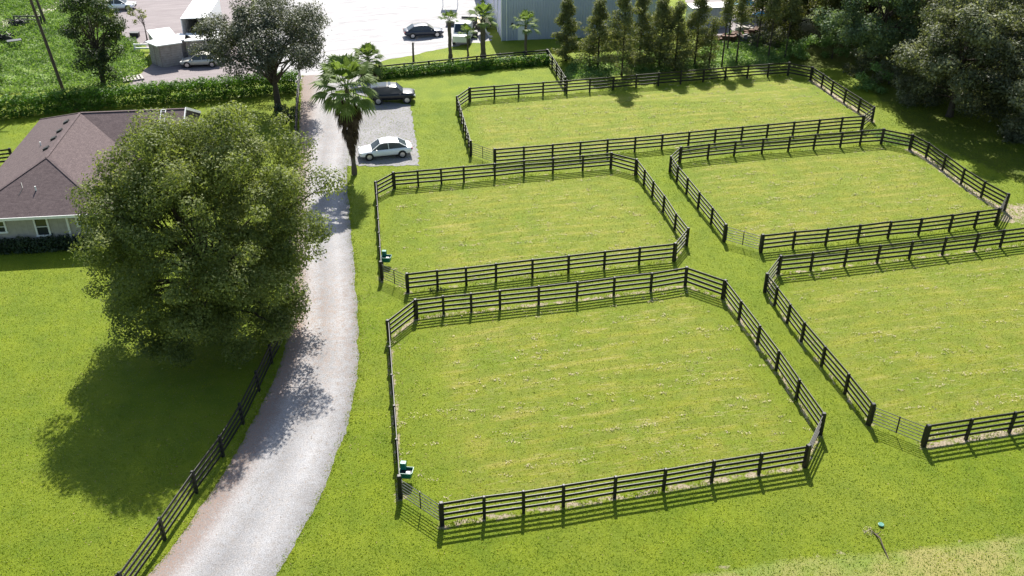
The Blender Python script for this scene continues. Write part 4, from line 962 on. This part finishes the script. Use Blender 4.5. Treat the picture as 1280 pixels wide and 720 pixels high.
for nm, sel, mt, lb in (('grass_tufts', ~pk & ~fr_, M['blade'], 'short mown grass tufts over the lawn around the paddocks'), ('furrow_grass_tufts', fr_ & keep_, leaf_mat('furrow_blade', (.09, .14, .003), (.17, .22, .006), (.27, .29, .03), .3, .65, .25, .7), 'darker grass in the lines left by the mower'), ('paddock_grass_tufts', pk & (rng.random(len(pk)) < .7), leaf_mat('paddock_blade', (.15, .19, .006), (.275, .28, .025), (.47, .41, .14), .3, .65, .25, .7), 'paler mown grass tufts inside the paddocks')):
    Vn = V.reshape(-1, 3, 3)[sel].reshape(-1, 3); tag(link(nm, np_mesh(nm, Vn, np.arange(len(Vn)).reshape(-1, 3)), mt), lb, 'grass', kind='stuff')
# small heaps of dry clippings left by the mower, strewn in rows
cs_ = []
while len(cs_) < 1500:
    x, y = rng.uniform(-9, 42), rng.uniform(33, 98); row = math.sin((y-.225*x)*2.6+math.sin(x*.3)*.8)+rng.normal()*.7
    if row > .5 and any(inside(P_, np.array([x]), np.array([y]))[0] for P_ in (A_run, B_run, C_poly, D_run, E_run)): cs_.append((x, y, .03))
cs_ = np.array(cs_); k_ = rng.integers(4, 15, len(cs_)); c2 = np.repeat(cs_, k_, 0); c2 = c2+rng.normal(0, 1, c2.shape)*np.array([.13, .06, .012]); c2[:,2] = np.abs(c2[:,2])+.02
V, F = leaf_quads(c2, rng.normal(0, .5, c2.shape)+np.array([0, 0, 1]), rng.uniform(.06, .17, len(c2)), rng.uniform(.02, .05, len(c2)))
tag(link('grass_clippings', np_mesh('gc', V, F), plain('dry_clippings', (.5, .43, .25), .9, 0, .35, 4)), 'small dry heaps of grass clippings strewn over the paddocks', 'clippings', kind='stuff')
Vs = []
for P_ in (A_run, B_run, C_run, C_front, D_run, E_run, drive_all):
    P_ = np.array(P_); q = np.repeat(P_[:-1], 90, 0); q2 = np.repeat(P_[1:], 90, 0); t = rng.random((len(q), 1)); c_ = q+(q2-q)*t+rng.normal(0, .09, q.shape)
    kp = (np.sin(c_[:,0]*2.1)+np.sin(c_[:,1]*2.7+1)+rng.normal(0, .6, len(c_))) > .2; Vs.append(c_[kp])
fence_n = sum(len(v_) for v_ in Vs)
for P_, wd in ((EDGES['driveway'][0], .10), (EDGES['driveway'][1], .16)):
    q = np.repeat(P_, 26, 0); q = q+rng.normal(0, 1, q.shape)*wd; kp = (np.sin(q[:,1]*3.1)+np.sin(q[:,1]*7.3+1)+rng.normal(0, .8, len(q))) > -.4; Vs.append(q[kp])
Vs = np.concatenate(Vs); m_ = len(Vs); h_ = rng.uniform(.06, .2, m_); nd = len(EDGES['driveway'][0]); h_[fence_n:] *= .35; a = rng.uniform(0, 2*PI, m_)
V = np.stack([np.stack([Vs[:,0]-np.cos(a)*.025, Vs[:,1]-np.sin(a)*.025, np.zeros(m_)], 1), np.stack([Vs[:,0]+np.cos(a)*.025, Vs[:,1]+np.sin(a)*.025, np.zeros(m_)], 1), np.stack([Vs[:,0]+rng.normal(0, .06, m_), Vs[:,1]+rng.normal(0, .06, m_), h_], 1)], 1).reshape(-1, 3)
tag(link('fence_line_grass', np_mesh('fg', V, np.arange(3*m_).reshape(m_, 3)), M['blade']), 'uncut grass blades growing along the feet of the fences and the driveway edges', 'grass', kind='stuff')

# ------------------------------------------------------------------ light, camera
EL = math.radians(45.5); AZ = math.radians(2.2)      # the sun stands beyond the scene, a touch to the right
sd = Vector((math.sin(AZ)*math.cos(EL), math.cos(AZ)*math.cos(EL), math.sin(EL)))
sun = bpy.data.lights.new('sun', 'SUN'); sun.energy = 5.0; sun.angle = math.radians(.53); sun.color = (1, .96, .88)
so = bpy.data.objects.new('sun', sun); C.objects.link(so); so.rotation_euler = sd.to_track_quat('Z', 'Y').to_euler()
w = bpy.data.worlds.new('World'); bpy.context.scene.world = w; w.use_nodes = True
sk = w.node_tree.nodes.new('ShaderNodeTexSky'); sk.sky_type = 'NISHITA'; sk.sun_disc = False
sk.sun_elevation = EL; sk.sun_rotation = AZ; sk.air_density = 1.2; sk.dust_density = 1.5
bg = w.node_tree.nodes['Background']; bg.inputs[1].default_value = .088
w.node_tree.links.new(sk.outputs[0], bg.inputs[0])
cam = bpy.data.cameras.new('camera'); co = bpy.data.objects.new('camera', cam); C.objects.link(co)
cam.sensor_width = 36; cam.lens = 36*FP/1280; cam.clip_end = 5000; cam.clip_start = .5
co.location = (0, 0, HC); co.rotation_euler = (PI/2-TH, 0, 0)
sc = bpy.context.scene; sc.camera = co
sc.render.engine = 'CYCLES'
sc.view_settings.view_transform = 'Standard'; sc.view_settings.look = 'None'; sc.view_settings.exposure = .93; sc.view_settings.gamma = 1
